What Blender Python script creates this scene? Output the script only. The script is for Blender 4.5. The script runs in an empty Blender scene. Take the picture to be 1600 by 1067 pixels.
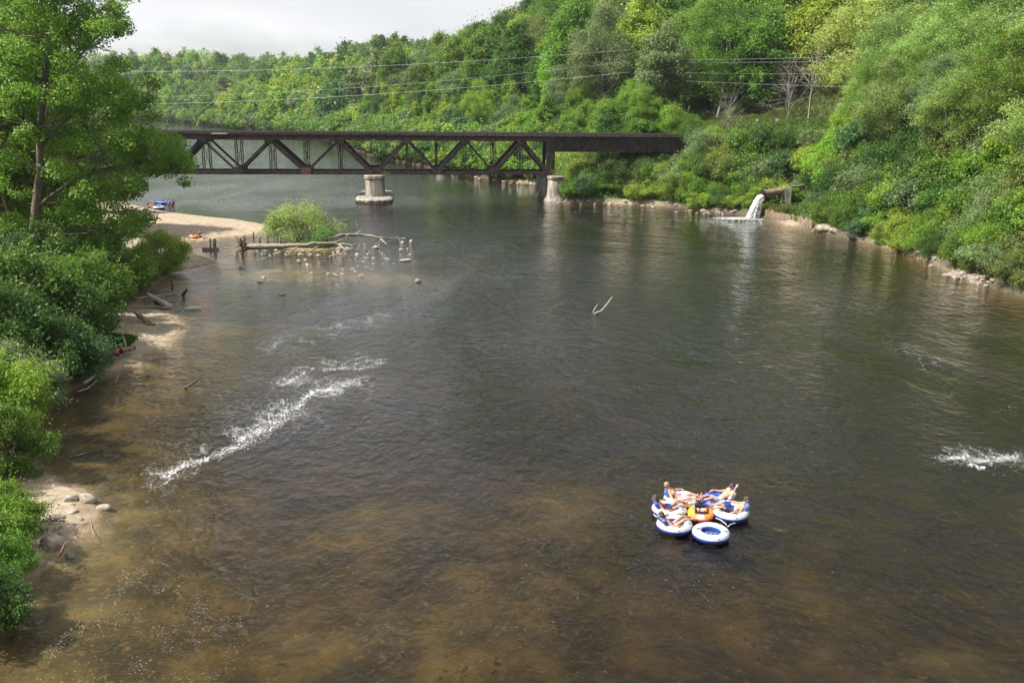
import bpy, bmesh, math, random
import numpy as np
from mathutils import Vector, Matrix

# ---------------------------------------------------------------- camera, sky, sun, exposure
SC = bpy.context.scene
F_PX, CAM_H = 1422.0, 16.0
PITCH, ROLL = math.radians(15.0), math.radians(0.6)
CAM_M = Matrix.Rotation(math.pi/2 - PITCH, 3, 'X') @ Matrix.Rotation(ROLL, 3, 'Z')
cam_d = bpy.data.cameras.new('camera')
cam = bpy.data.objects.new('camera', cam_d)
SC.collection.objects.link(cam)
cam.matrix_world = Matrix.Translation((0, 0, CAM_H)) @ CAM_M.to_4x4()
cam_d.sensor_width = 36.0
cam_d.lens = F_PX / 1600 * 36
cam_d.clip_start, cam_d.clip_end = 0.5, 6000
SC.camera = cam

SUN_EL, SUN_AZ = math.radians(50), math.radians(-104)      # azimuth from +Y (away from camera), clockwise
SUN_DIR = Vector((math.sin(SUN_AZ)*math.cos(SUN_EL), math.cos(SUN_AZ)*math.cos(SUN_EL), math.sin(SUN_EL)))
world = bpy.data.worlds.new('World')
SC.world = world
world.use_nodes = True
wn, wl = world.node_tree.nodes, world.node_tree.links
wn.clear()
w_out = wn.new('ShaderNodeOutputWorld')
w_bg = wn.new('ShaderNodeBackground')
w_bg.inputs['Strength'].default_value = 0.068
w_sky = wn.new('ShaderNodeTexSky')
w_sky.sky_type = 'NISHITA'
w_sky.sun_disc = False
w_sky.sun_elevation = SUN_EL
w_sky.sun_rotation = SUN_AZ
w_sky.dust_density = 2.0
w_tc = wn.new('ShaderNodeTexCoord')
w_map = wn.new('ShaderNodeMapping')
w_map.inputs['Scale'].default_value = (1.0, 1.0, 3.2)
w_n1 = wn.new('ShaderNodeTexNoise'); w_n1.inputs['Scale'].default_value = 1.9
w_n1.inputs['Detail'].default_value = 7; w_n1.inputs['Roughness'].default_value = 0.55
w_r = wn.new('ShaderNodeValToRGB')
w_r.color_ramp.elements[0].position = 0.34; w_r.color_ramp.elements[0].color = (0.28, 0.28, 0.28, 1)
w_r.color_ramp.elements[1].position = 0.52; w_r.color_ramp.elements[1].color = (1, 1, 1, 1)
w_n2 = wn.new('ShaderNodeTexNoise'); w_n2.inputs['Scale'].default_value = 3.1
w_n2.inputs['Detail'].default_value = 6
w_cl = wn.new('ShaderNodeValToRGB')
w_cl.color_ramp.elements[0].position = 0.3; w_cl.color_ramp.elements[0].color = (6.2, 6.35, 6.65, 1)
w_cl.color_ramp.elements[1].position = 0.66; w_cl.color_ramp.elements[1].color = (7.7, 7.75, 7.9, 1)
w_mx = wn.new('ShaderNodeMix'); w_mx.data_type = 'RGBA'
wl.new(w_tc.outputs['Generated'], w_map.inputs['Vector'])
wl.new(w_map.outputs['Vector'], w_n1.inputs['Vector'])
wl.new(w_map.outputs['Vector'], w_n2.inputs['Vector'])
wl.new(w_n1.outputs['Fac'], w_r.inputs['Fac'])
wl.new(w_n2.outputs['Fac'], w_cl.inputs['Fac'])
wl.new(w_r.outputs['Color'], w_mx.inputs['Factor'])
wl.new(w_sky.outputs['Color'], w_mx.inputs['A'])
wl.new(w_cl.outputs['Color'], w_mx.inputs['B'])
wl.new(w_mx.outputs['Result'], w_bg.inputs['Color'])
wl.new(w_bg.outputs['Background'], w_out.inputs['Surface'])

sun_d = bpy.data.lights.new('sun', 'SUN')
sun_d.energy = 5.0
sun_d.angle = math.radians(0.6)
sun_d.color = (1.0, 0.95, 0.86)
sun = bpy.data.objects.new('sun', sun_d)
SC.collection.objects.link(sun)
sun.rotation_euler = SUN_DIR.to_track_quat('Z', 'Y').to_euler()

SC.view_settings.view_transform = 'Standard'
SC.view_settings.look = 'None'
SC.view_settings.exposure = 0.95
SC.view_settings.gamma = 1.0
SC.render.engine = 'CYCLES'
cy = SC.cycles
cy.max_bounces = 8; cy.diffuse_bounces = 2; cy.glossy_bounces = 3
cy.transmission_bounces = 4; cy.transparent_max_bounces = 12; cy.volume_bounces = 0
cy.caustics_reflective = False; cy.caustics_refractive = False
cy.sample_clamp_indirect = 4.0

# ---------------------------------------------------------------- helpers
COL = SC.collection
RNG = np.random.default_rng(7)
random.seed(7)
def ray(px, py): return CAM_M @ Vector(((px-800)/F_PX, -(py-533.5)/F_PX, -1))
def at(px, py, z=0.0):
    d = ray(px, py); t = (z-CAM_H)/d.z
    return Vector((d.x*t, d.y*t, z))
def atY(px, py, Y):
    d = ray(px, py); t = Y/d.y
    return Vector((d.x*t, Y, CAM_H+d.z*t))
CM = np.array(CAM_M)
def proj(p):
    q = (np.asarray(p, float)-[0, 0, CAM_H]) @ CM
    return np.stack([800+F_PX*q[..., 0]/-q[..., 2], 533.5-F_PX*q[..., 1]/-q[..., 2]], -1)
def tag(o, label=None, cat=None, group=None, kind=None):
    if label: o['label'] = label
    if cat: o['category'] = cat
    if group: o['group'] = group
    if kind: o['kind'] = kind
    return o
def empty(name, loc, label, cat, group=None, rz=0.0):
    o = bpy.data.objects.new(name, None); COL.objects.link(o)
    o.location = loc; o.rotation_euler = (0, 0, rz); o.empty_display_size = 0.3
    return tag(o, label, cat, group)
def link(name, me, parent=None, mat=None):
    o = bpy.data.objects.new(name, me); COL.objects.link(o)
    if mat is not None and not me.materials: me.materials.append(mat)
    if parent: o.parent = parent
    return o
def mesh_np(name, verts, faces, mat=None, smooth=False):
    """verts (N,3), faces (M,k) constant k"""
    verts = np.asarray(verts, np.float32); faces = np.asarray(faces, np.int32)
    me = bpy.data.meshes.new(name)
    me.vertices.add(len(verts)); me.vertices.foreach_set('co', verts.ravel())
    M, k = faces.shape
    me.loops.add(M*k); me.loops.foreach_set('vertex_index', faces.ravel())
    me.polygons.add(M)
    me.polygons.foreach_set('loop_start', np.arange(0, M*k, k, dtype=np.int32))
    me.polygons.foreach_set('loop_total', np.full(M, k, np.int32))
    me.polygons.foreach_set('use_smooth', np.full(M, bool(smooth)))
    me.update(calc_edges=True)
    if mat is not None: me.materials.append(mat)
    return me
class MB:
    """collects quads"""
    def __init__(s): s.v = []; s.f = []; s.n = 0
    def add(s, v, f):
        v = np.asarray(v, float).reshape(-1, 3); f = np.asarray(f, int)
        s.v.append(v); s.f.append(f+s.n); s.n += len(v); return s
    def box(s, c, d, rot=None):
        x, y, z = [q/2 for q in d]
        v = np.array([[-x,-y,-z],[x,-y,-z],[x,y,-z],[-x,y,-z],[-x,-y,z],[x,-y,z],[x,y,z],[-x,y,z]])
        if rot is not None: v = v @ np.array(rot).T
        return s.add(v+np.array(c), [[0,3,2,1],[4,5,6,7],[0,1,5,4],[1,2,6,5],[2,3,7,6],[3,0,4,7]])
    def bar(s, a, b, w, h, side=None):
        """rectangular bar between two points; w across 'side', h along the third axis"""
        a = np.array(a, float); b = np.array(b, float); L = np.linalg.norm(b-a)
        x = (b-a)/L
        sd = np.array(side if side is not None else (0, 0, 1.0), float)
        sd = sd-x*np.dot(sd, x); sd /= np.linalg.norm(sd)
        t = np.cross(x, sd)
        return s.box((a+b)/2, (L, w, h), np.stack([x, sd, t], 1))
    def tube(s, pts, rad, n=8, cap=True):
        pts = np.array(pts, float); rad = np.broadcast_to(np.array(rad, float), (len(pts),))
        T = np.gradient(pts, axis=0); T /= np.linalg.norm(T, axis=1)[:, None]+1e-9
        ref = np.array([0, 0, 1.0]) if abs(T[:, 2]).mean() < .8 else np.array([1.0, 0, 0])
        A = np.cross(T, ref); A /= np.linalg.norm(A, axis=1)[:, None]+1e-9
        B = np.cross(T, A)
        th = np.linspace(0, 2*np.pi, n, endpoint=False)
        ring = (np.cos(th)[None, :, None]*A[:, None]+np.sin(th)[None, :, None]*B[:, None])*rad[:, None, None]+pts[:, None]
        m = len(pts); i = np.arange(m-1)[:, None]*n; j = np.arange(n)[None]; k = (j+1) % n
        f = np.stack([i+j, i+k, i+n+k, i+n+j], -1).reshape(-1, 4)
        v = ring.reshape(-1, 3)
        if cap:
            v = np.vstack([v, pts[:1], pts[-1:]])
            c0, c1 = m*n, m*n+1
            j = np.arange(0, n, 2)
            f0 = np.stack([np.full(len(j), c0), (j+2) % n, (j+1) % n, j], 1)
            e = (m-1)*n
            f1 = np.stack([np.full(len(j), c1), e+j, e+(j+1) % n, e+(j+2) % n], 1)
            f = np.vstack([f, f0, f1])
        return s.add(v, f)
    def lathe(s, prof, c=(0, 0, 0), n=20, sx=1.0, sy=1.0, closed=False):
        prof = np.array(prof, float); th = np.linspace(0, 2*np.pi, n, endpoint=False)
        v = np.stack([prof[:, None, 0]*np.cos(th)*sx, prof[:, None, 0]*np.sin(th)*sy, np.repeat(prof[:, 1:2], n, 1)], -1)+np.array(c)
        m = len(prof); i = np.arange(m-1)[:, None]*n; j = np.arange(n)[None]; k = (j+1) % n
        f = np.stack([i+j, i+k, i+n+k, i+n+j], -1).reshape(-1, 4)
        if closed:
            e = (m-1)*n; j = np.arange(n); k = (j+1) % n
            f = np.vstack([f, np.stack([e+j, e+k, k, j], 1)])
        return s.add(v.reshape(-1, 3), f)
    def mesh(s, name, mat=None, smooth=False):
        return mesh_np(name, np.vstack(s.v), np.vstack(s.f), mat, smooth)
    def obj(s, name, mat, parent=None, smooth=False):
        return link(name, s.mesh(name, mat, smooth), parent)

# ---------------------------------------------------------------- materials
def new_mat(name):
    m = bpy.data.materials.new(name); m.use_nodes = True
    m.node_tree.nodes.clear()
    return m, m.node_tree.nodes, m.node_tree.links
def surf(name, c1, c2, rough=0.8, scale=3.0, bump=0.15, detail=6, metal=0.0, coords='Object', streak=(1, 1, 1), c3=None, dist=0.02, ramp=(0.35, 0.65), spec=0.4):
    m, N, L = new_mat(name)
    out = N.new('ShaderNodeOutputMaterial'); b = N.new('ShaderNodeBsdfPrincipled')
    tc = N.new('ShaderNodeTexCoord'); mp = N.new('ShaderNodeMapping'); mp.inputs['Scale'].default_value = streak
    n = N.new('ShaderNodeTexNoise'); n.inputs['Scale'].default_value = scale; n.inputs['Detail'].default_value = detail
    n.inputs['Roughness'].default_value = 0.62
    r = N.new('ShaderNodeValToRGB'); r.color_ramp.elements[0].position, r.color_ramp.elements[1].position = ramp
    r.color_ramp.elements[0].color = (*c1, 1); r.color_ramp.elements[1].color = (*c2, 1)
    if c3 is not None:
        e = r.color_ramp.elements.new((ramp[0]+ramp[1])/2); e.color = (*c3, 1)
    L.new(tc.outputs[coords], mp.inputs['Vector']); L.new(mp.outputs['Vector'], n.inputs['Vector'])
    L.new(n.outputs['Fac'], r.inputs['Fac']); L.new(r.outputs['Color'], b.inputs['Base Color'])
    b.inputs['Roughness'].default_value = rough; b.inputs['Metallic'].default_value = metal
    b.inputs['Specular IOR Level'].default_value = spec
    if bump:
        n2 = N.new('ShaderNodeTexNoise'); n2.inputs['Scale'].default_value = scale*4; n2.inputs['Detail'].default_value = 5
        bp = N.new('ShaderNodeBump'); bp.inputs['Strength'].default_value = bump; bp.inputs['Distance'].default_value = dist
        L.new(mp.outputs['Vector'], n2.inputs['Vector']); L.new(n2.outputs['Fac'], bp.inputs['Height']); L.new(bp.outputs['Normal'], b.inputs['Normal'])
    L.new(b.outputs['BSDF'], out.inputs['Surface'])
    return m
def leaf_mat(name):
    """colour = object colour, varied per leaf and in clumps"""
    m, N, L = new_mat(name)
    out = N.new('ShaderNodeOutputMaterial')
    oi = N.new('ShaderNodeObjectInfo'); g = N.new('ShaderNodeNewGeometry'); tc = N.new('ShaderNodeTexCoord')
    hs = N.new('ShaderNodeHueSaturation')
    mh = N.new('ShaderNodeMapRange'); mh.inputs['To Min'].default_value = 0.480; mh.inputs['To Max'].default_value = 0.515
    mv = N.new('ShaderNodeMapRange'); mv.inputs['To Min'].default_value = 0.72; mv.inputs['To Max'].default_value = 1.3
    ns = N.new('ShaderNodeTexNoise'); ns.inputs['Scale'].default_value = 0.55; ns.inputs['Detail'].default_value = 3
    mn = N.new('ShaderNodeMapRange'); mn.inputs['From Min'].default_value = 0.3; mn.inputs['From Max'].default_value = 0.7
    mn.inputs['To Min'].default_value = 0.82; mn.inputs['To Max'].default_value = 1.2
    mul = N.new('ShaderNodeMath'); mul.operation = 'MULTIPLY'
    L.new(g.outputs['Random Per Island'], mh.inputs['Value']); L.new(g.outputs['Random Per Island'], mv.inputs['Value'])
    L.new(tc.outputs['Object'], ns.inputs['Vector']); L.new(ns.outputs['Fac'], mn.inputs['Value'])
    L.new(mv.outputs['Result'], mul.inputs[0]); L.new(mn.outputs['Result'], mul.inputs[1])
    L.new(oi.outputs['Color'], hs.inputs['Color']); L.new(mh.outputs['Result'], hs.inputs['Hue']); L.new(mul.outputs['Value'], hs.inputs['Value'])
    b = N.new('ShaderNodeBsdfPrincipled'); b.inputs['Roughness'].default_value = 0.5; b.inputs['Specular IOR Level'].default_value = 0.35
    t = N.new('ShaderNodeBsdfTranslucent')
    hs2 = N.new('ShaderNodeHueSaturation'); hs2.inputs['Hue'].default_value = 0.485; hs2.inputs['Value'].default_value = 1.5
    mx = N.new('ShaderNodeMixShader'); mx.inputs['Fac'].default_value = 0.42
    L.new(hs.outputs['Color'], b.inputs['Base Color']); L.new(hs.outputs['Color'], hs2.inputs['Color']); L.new(hs2.outputs['Color'], t.inputs['Color'])
    L.new(b.outputs['BSDF'], mx.inputs[1]); L.new(t.outputs['BSDF'], mx.inputs[2]); L.new(mx.outputs['Shader'], out.inputs['Surface'])
    return m
LEAF = leaf_mat('leaf')
BARK = surf('bark', (0.07, 0.055, 0.042), (0.2, 0.165, 0.13), 0.9, 3.0, 0.6, streak=(3, 3, 0.5))
PALEBARK = surf('pale_bark', (0.2, 0.18, 0.155), (0.4, 0.37, 0.33), 0.9, 3.0, 0.4, streak=(3, 3, 0.6))
DRIFT = surf('driftwood', (0.16, 0.13, 0.10), (0.37, 0.33, 0.28), 0.85, 3.0, 0.5, streak=(2, 2, 2))
WHITEWOOD = surf('bleached_wood', (0.34, 0.30, 0.25), (0.6, 0.56, 0.49), 0.8, 3.0, 0.4)
WETWOOD = surf('wet_wood', (0.035, 0.025, 0.018), (0.11, 0.085, 0.06), 0.6, 4.0, 0.5)
BROWNWOOD = surf('brown_wood', (0.10, 0.07, 0.045), (0.26, 0.20, 0.14), 0.85, 4.0, 0.5)
IRON = surf('rusty_iron', (0.018, 0.014, 0.013), (0.085, 0.05, 0.04), 0.75, 1.4, 0.3, c3=(0.032, 0.026, 0.025), spec=0.3)
RUST = surf('red_rust', (0.07, 0.03, 0.025), (0.17, 0.075, 0.055), 0.8, 2.5, 0.3)
CHORD = surf('chord_rust', (0.035, 0.02, 0.018), (0.12, 0.058, 0.045), 0.8, 1.8, 0.3)
TIE = surf('creosoted_tie', (0.02, 0.018, 0.018), (0.075, 0.065, 0.06), 0.85, 2.0, 0.3)
RAIL = surf('rail_steel', (0.09, 0.065, 0.055), (0.2, 0.15, 0.13), 0.55, 5.0, 0.1, metal=0.3)
CONC = surf('old_concrete', (0.14, 0.125, 0.108), (0.37, 0.34, 0.295), 0.9, 0.9, 0.5, c3=(0.27, 0.245, 0.205), streak=(1.6, 1.6, 0.35), dist=0.06, ramp=(.4, .6))
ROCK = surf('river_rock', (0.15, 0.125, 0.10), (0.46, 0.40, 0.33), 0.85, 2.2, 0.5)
DARKROCK = surf('dark_rock', (0.11, 0.10, 0.095), (0.3, 0.27, 0.245), 0.85, 2.2, 0.5)

# ---------------------------------------------------------------- terrain
L_PX = [(0,985),(20,960),(55,900),(100,862),(135,835),(158,800),(140,768),(85,742),(52,715),(55,660),(90,620),(150,592),(215,572),(262,545),(292,512),
        (272,490),(228,478),(205,462),(222,443),(255,428),(300,420),(338,411),(322,402),(298,396),(286,386),(300,378),(350,373),(395,368),(432,360),
        (422,352),(370,343),(310,337),(262,331),(235,326),(200,318),(150,292),(110,262),(120,235),(160,214),(172,205),(120,199),(20,196)]
R_PX = [(1600,462),(1545,447),(1490,427),(1440,404),(1380,386),(1300,366),(1240,354),(1195,344),(1150,334),(1080,326),(1000,320),(930,317),(885,318),(868,300),
        (850,288),(770,280),(690,265),(625,252),(570,240),(545,230),(520,222),(480,213),(440,208),(400,204),(340,197),(250,188),(150,184),(20,182)]
Lw = [(-14.5, -60), (-15.5, 8)] + [tuple(at(*p)[:2]) for p in L_PX]
Rw = [(44, -60), (45, 30), (45, 60)] + [tuple(at(*p)[:2]) for p in R_PX]
LW, RW = np.array(Lw), np.array(Rw)
POLY = np.vstack([LW, RW[::-1]])
def seg_dist(P, S):
    d = np.full(len(P), 1e9)
    for a, b in zip(S[:-1], S[1:]):
        ab = b-a; t = np.clip(((P-a)@ab)/(ab@ab+1e-9), 0, 1)
        d = np.minimum(d, np.linalg.norm(P-(a+t[:, None]*ab), axis=1))
    return d
def inside(P, S):
    r = np.zeros(len(P), bool); n = len(S)
    for i in range(n):
        a, b = S[i], S[(i+1) % n]
        c = ((a[1] > P[:, 1]) != (b[1] > P[:, 1]))
        xi = (b[0]-a[0])*(P[:, 1]-a[1])/(b[1]-a[1]+1e-12)+a[0]
        r ^= c & (P[:, 0] < xi)
    return r
# value noise for terrain
_g = RNG.random((256, 256))
def vnoise(x, y):
    xi = np.floor(x).astype(int); yi = np.floor(y).astype(int); fx = x-xi; fy = y-yi
    fx = fx*fx*(3-2*fx); fy = fy*fy*(3-2*fy)
    g = lambda a, b: _g[a % 256, b % 256]
    return (g(xi, yi)*(1-fx)+g(xi+1, yi)*fx)*(1-fy)+(g(xi, yi+1)*(1-fx)+g(xi+1, yi+1)*fx)*fy
def fbm(x, y, o=4):
    s = 0; a = .5
    for k in range(o): s = s+a*vnoise(x*2**k+17*k, y*2**k+5*k); a *= .5
    return s
ISL = at(488, 386); OUT = at(1235, 346)
U = np.array([math.cos(math.radians(6)), math.sin(math.radians(6)), 0]); V = np.array([-U[1], U[0], 0])
B0 = np.array([-21.9, 146.0, 0])
SHOALS = [(*at(600, 430)[:2], 9, 6, 0.75), (*at(420, 420)[:2], 9, 8, 0.85), (*at(270, 450)[:2], 7, 10, 0.95), (*at(330, 470)[:2], 6, 6, 0.6),
          (*at(170, 640)[:2], 3.5, 5, 0.45), (*at(240, 820)[:2], 1.5, 2.0, 0.4), (*at(150, 930)[:2], 1.6, 1.4, 0.35), (*at(600, 790)[:2], 2.5, 2.0, 0.42),
          (*at(880, 770)[:2], 2.2, 3, 0.4), (*at(1500, 1000)[:2], 2.0, 1.2, 0.5), (*at(260, 600)[:2], 2.6, 2.2, 0.4), (*at(1250, 900)[:2], 3, 2, 0.22),
          (*at(620, 960)[:2], 3, 1.6, 0.32), (*at(870, 870)[:2], 2.6, 1.4, 0.25), (*at(720, 395)[:2], 9, 9, 0.5), (*at(900, 480)[:2], 7, 6, 0.3), (*at(560, 302)[:2], 14, 14, 0.4)]
def height(P):
    P = np.asarray(P, float).reshape(-1, 2)
    dl = seg_dist(P, LW); dr = seg_dist(P, RW); ins = inside(P, POLY)
    x, y = P[:, 0], P[:, 1]
    n1 = fbm(x/9, y/9); n2 = fbm(x/45+3, y/45+9, 3); n3 = fbm(x/2.3, y/2.3, 3)
    # under water
    dep = np.interp(dl, [0, .6, 4, 10, 22, 40], [0, .2, .62, 1.0, 1.35, 1.6])
    depr = np.interp(dr, [0, .8, 4, 10, 30], [0, .2, .7, 1.3, 1.7])
    dep = np.minimum(dep, depr)*(0.72+0.6*n1)
    for sx, sy, a, b, k in SHOALS:
        dep = dep*(1-k*np.exp(-((x-sx)/a)**2-((y-sy)/b)**2))
    hw = -dep-0.10*(n3-.45)*np.minimum(1, dep)
    # land
    bw = (np.clip((n1-.52)*6, 0, 1.3)+.12)*np.where(y > 185, .3, 1)
    bch = np.exp(-(((x-42.5)/3.5)**2)-(((y-102)/5)**2)); bw = bw+1.0*bch
    low = np.interp(dr/bw, [0, .5, 1.8, 3.2], [0, .16, .5, .85])
    hr = np.maximum(low, np.interp(dr, [0, .4, 1.5, 5, 11, 16, 40, 72, 115, 400], [0, .1, 1.05, 3.2, 8.2, 10.4, 12.5, 34, 59, 68]))
    hr = np.where(y > 300, hr*np.interp(y, [300, 520], [1, .49]), hr)
    hr = hr*(0.86+0.28*n1)+np.clip((dr-30)/60, 0, 1)*(n2-.5)*14
    hl = np.interp(dl, [0, .5, 3, 8, 20, 60, 130, 300], [0, .1, .28, .9, 2.0, 4.0, 17, 30])*(0.8+0.4*n1)
    farl = (y > 260) & (dl < dr)
    hl = np.where(farl, np.interp(dl, [0, 3, 15, 60, 140], [0, .5, 4, 18, 32]), hl)
    # sand bar stays low
    bar = np.exp(-(((x+42)/17)**4)-(((y-118)/17)**4)); hl = hl*(1-bar)+bar*np.minimum(hl, .28+.02*n3)
    land = np.where(dl < dr, hl, hr)+(n3-.5)*.12*np.minimum(1, np.minimum(dl, dr)/2)
    # terrace by the outfall
    g = np.exp(-(((x-OUT.x)/5.5)**4)-(((y-OUT.y-2)/5)**4)); land = land*(1-g)+g*np.minimum(land, 1.15)
    h = np.where(ins, hw, land)
    # islet
    r = np.sqrt(((x-ISL.x)/2.9)**2+((y-ISL.y)/1.9)**2)
    h = np.maximum(h, .42-.5*r**2+.05*n3)
    # railway embankment beyond the girders
    s = (x-B0[0])*U[0]+(y-B0[1])*U[1]; v = (x-B0[0])*V[0]+(y-B0[1])*V[1]-2.4
    e = 9.55-np.maximum(0, np.abs(v)-2.6)*.85-np.maximum(0, 51-s)*1.1
    h = np.where((s > 40), np.maximum(h, e), h)
    e2 = 9.55-np.maximum(0, np.abs(v)-2.6)*.8-np.maximum(0, s+47)*1.1
    return np.where(s < -40, np.maximum(h, np.minimum(e2, 9.55)), h)
def hz(x, y): return float(height([[x, y]])[0])
gx = np.unique(np.concatenate([np.arange(-62, 60, .55), np.arange(-330, -62, 2.6), -330-np.geomspace(5, 640, 24), 60+np.geomspace(.8, 500, 60)]))
gy = np.unique(np.concatenate([np.arange(14, 160, .6), 14-np.geomspace(.8, 74, 16), np.arange(160, 660, 2.4), 660+np.geomspace(5, 600, 26)]))
GX, GY = np.meshgrid(gx, gy); GP = np.stack([GX.ravel(), GY.ravel()], 1); GH = height(GP)
gv = np.column_stack([GP, GH]); nx, ny = len(gx), len(gy)
ii = (np.arange(ny-1)[:, None]*nx+np.arange(nx-1)[None]).ravel()
gf = np.stack([ii, ii+1, ii+nx+1, ii+nx], 1)
def ground_mat():
    m, N, L = new_mat('ground')
    out = N.new('ShaderNodeOutputMaterial'); b = N.new('ShaderNodeBsdfPrincipled'); b.inputs['Roughness'].default_value = 0.92
    g = N.new('ShaderNodeNewGeometry'); sp = N.new('ShaderNodeSeparateXYZ'); L.new(g.outputs['Position'], sp.inputs['Vector'])
    def noise(sc, det=6):
        n = N.new('ShaderNodeTexNoise'); n.inputs['Scale'].default_value = sc; n.inputs['Detail'].default_value = det
        L.new(g.outputs['Position'], n.inputs['Vector']); return n.outputs['Fac']
    def ramp(f, stops):
        r = N.new('ShaderNodeValToRGB'); e = r.color_ramp.elements
        e[0].position, e[0].color = stops[0][0], (*stops[0][1], 1)
        e[1].position, e[1].color = stops[-1][0], (*stops[-1][1], 1)
        for p, c in stops[1:-1]: q = e.new(p); q.color = (*c, 1)
        L.new(f, r.inputs['Fac']); return r.outputs['Color']
    def mix(f, a, b_):
        x = N.new('ShaderNodeMix'); x.data_type = 'RGBA'; L.new(f, x.inputs['Factor']); L.new(a, x.inputs['A']); L.new(b_, x.inputs['B']); return x.outputs['Result']
    def step(v, a, c):
        x = N.new('ShaderNodeMapRange'); x.interpolation_type = 'SMOOTHSTEP'; x.inputs['From Min'].default_value = a; x.inputs['From Max'].default_value = c
        L.new(v, x.inputs['Value']); return x.outputs['Result']
    vo = N.new('ShaderNodeTexVoronoi'); vo.inputs['Scale'].default_value = 2.3; vo.inputs['Randomness'].default_value = 1
    wob = N.new('ShaderNodeTexNoise'); wob.inputs['Scale'].default_value = 2.5; wob.inputs['Detail'].default_value = 4; L.new(g.outputs['Position'], wob.inputs['Vector'])
    wv = N.new('ShaderNodeVectorMath'); wv.operation = 'MULTIPLY_ADD'; L.new(wob.outputs['Color'], wv.inputs[0]); wv.inputs[1].default_value = (.9, .9, .3); L.new(g.outputs['Position'], wv.inputs[2]); L.new(wv.outputs['Vector'], vo.inputs['Vector'])
    bed = ramp(noise(.55, 10), [(.28, (.045, .034, .017)), (.46, (.085, .066, .031)), (.58, (.15, .115, .052)), (.72, (.25, .19, .085))])
    stones = mix(step(vo.outputs['Distance'], .2, .35), ramp(vo.outputs['Color'], [(0, (.045, .035, .02)), (1, (.24, .18, .10))]), bed)
    wet = ramp(noise(1.4), [(.3, (.15, .105, .062)), (.7, (.26, .195, .125))])
    dry = ramp(noise(2.2, 9), [(.3, (.22, .175, .12)), (.7, (.37, .30, .215))])
    soil = ramp(noise(1.1, 8), [(.32, (.035, .04, .015)), (.5, (.05, .08, .02)), (.7, (.08, .13, .03))])
    nj = N.new('ShaderNodeMath'); nj.operation = 'MULTIPLY_ADD'; L.new(noise(.8), nj.inputs[0]); nj.inputs[1].default_value = .35; L.new(sp.outputs['Z'], nj.inputs[2])
    z = nj.outputs['Value']     # z + 0..0.35
    c = mix(step(z, .08, .17), stones, wet)
    c = mix(step(z, .22, .30), c, dry)
    sa = N.new('ShaderNodeAttribute'); sa.attribute_name = 'sandy'
    mud = ramp(noise(1.7, 8), [(.3, (.03, .026, .017)), (.7, (.10, .08, .05))])
    dryland = mix(sa.outputs['Fac'], mud, c); c = mix(step(z, .06, .12), c, dryland)
    c = mix(step(z, .72, .98), c, soil)
    L.new(c, b.inputs['Base Color'])
    bp = N.new('ShaderNodeBump'); bp.inputs['Strength'].default_value = .6; bp.inputs['Distance'].default_value = .08
    L.new(noise(5, 8), bp.inputs['Height']); L.new(bp.outputs['Normal'], b.inputs['Normal'])
    L.new(b.outputs['BSDF'], out.inputs['Surface']); return m
GM = mesh_np('ground', gv, gf, ground_mat(), True)
_dl, _dr = seg_dist(GP, LW), seg_dist(GP, RW)
_sand = np.where((_dl < _dr) & (GP[:, 1] < 215), 1.0, 0.0)
for q, rx, ry in ((at(1410, 395), 5.5, 7), (at(1470, 425), 3, 3), (at(1010, 320), 9, 2.2), (at(1235, 352), 5, 2.5), (at(510, 222), 10, 12), (at(820, 285), 5, 4)):
    _sand = np.maximum(_sand, .9*np.exp(-((GP[:, 0]-q.x)/rx)**2-((GP[:, 1]-q.y)/ry)**2))
GM.attributes.new('sandy', 'FLOAT', 'POINT').data.foreach_set('value', _sand.astype(np.float32))
tag(link('ground', GM), kind='structure')

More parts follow.
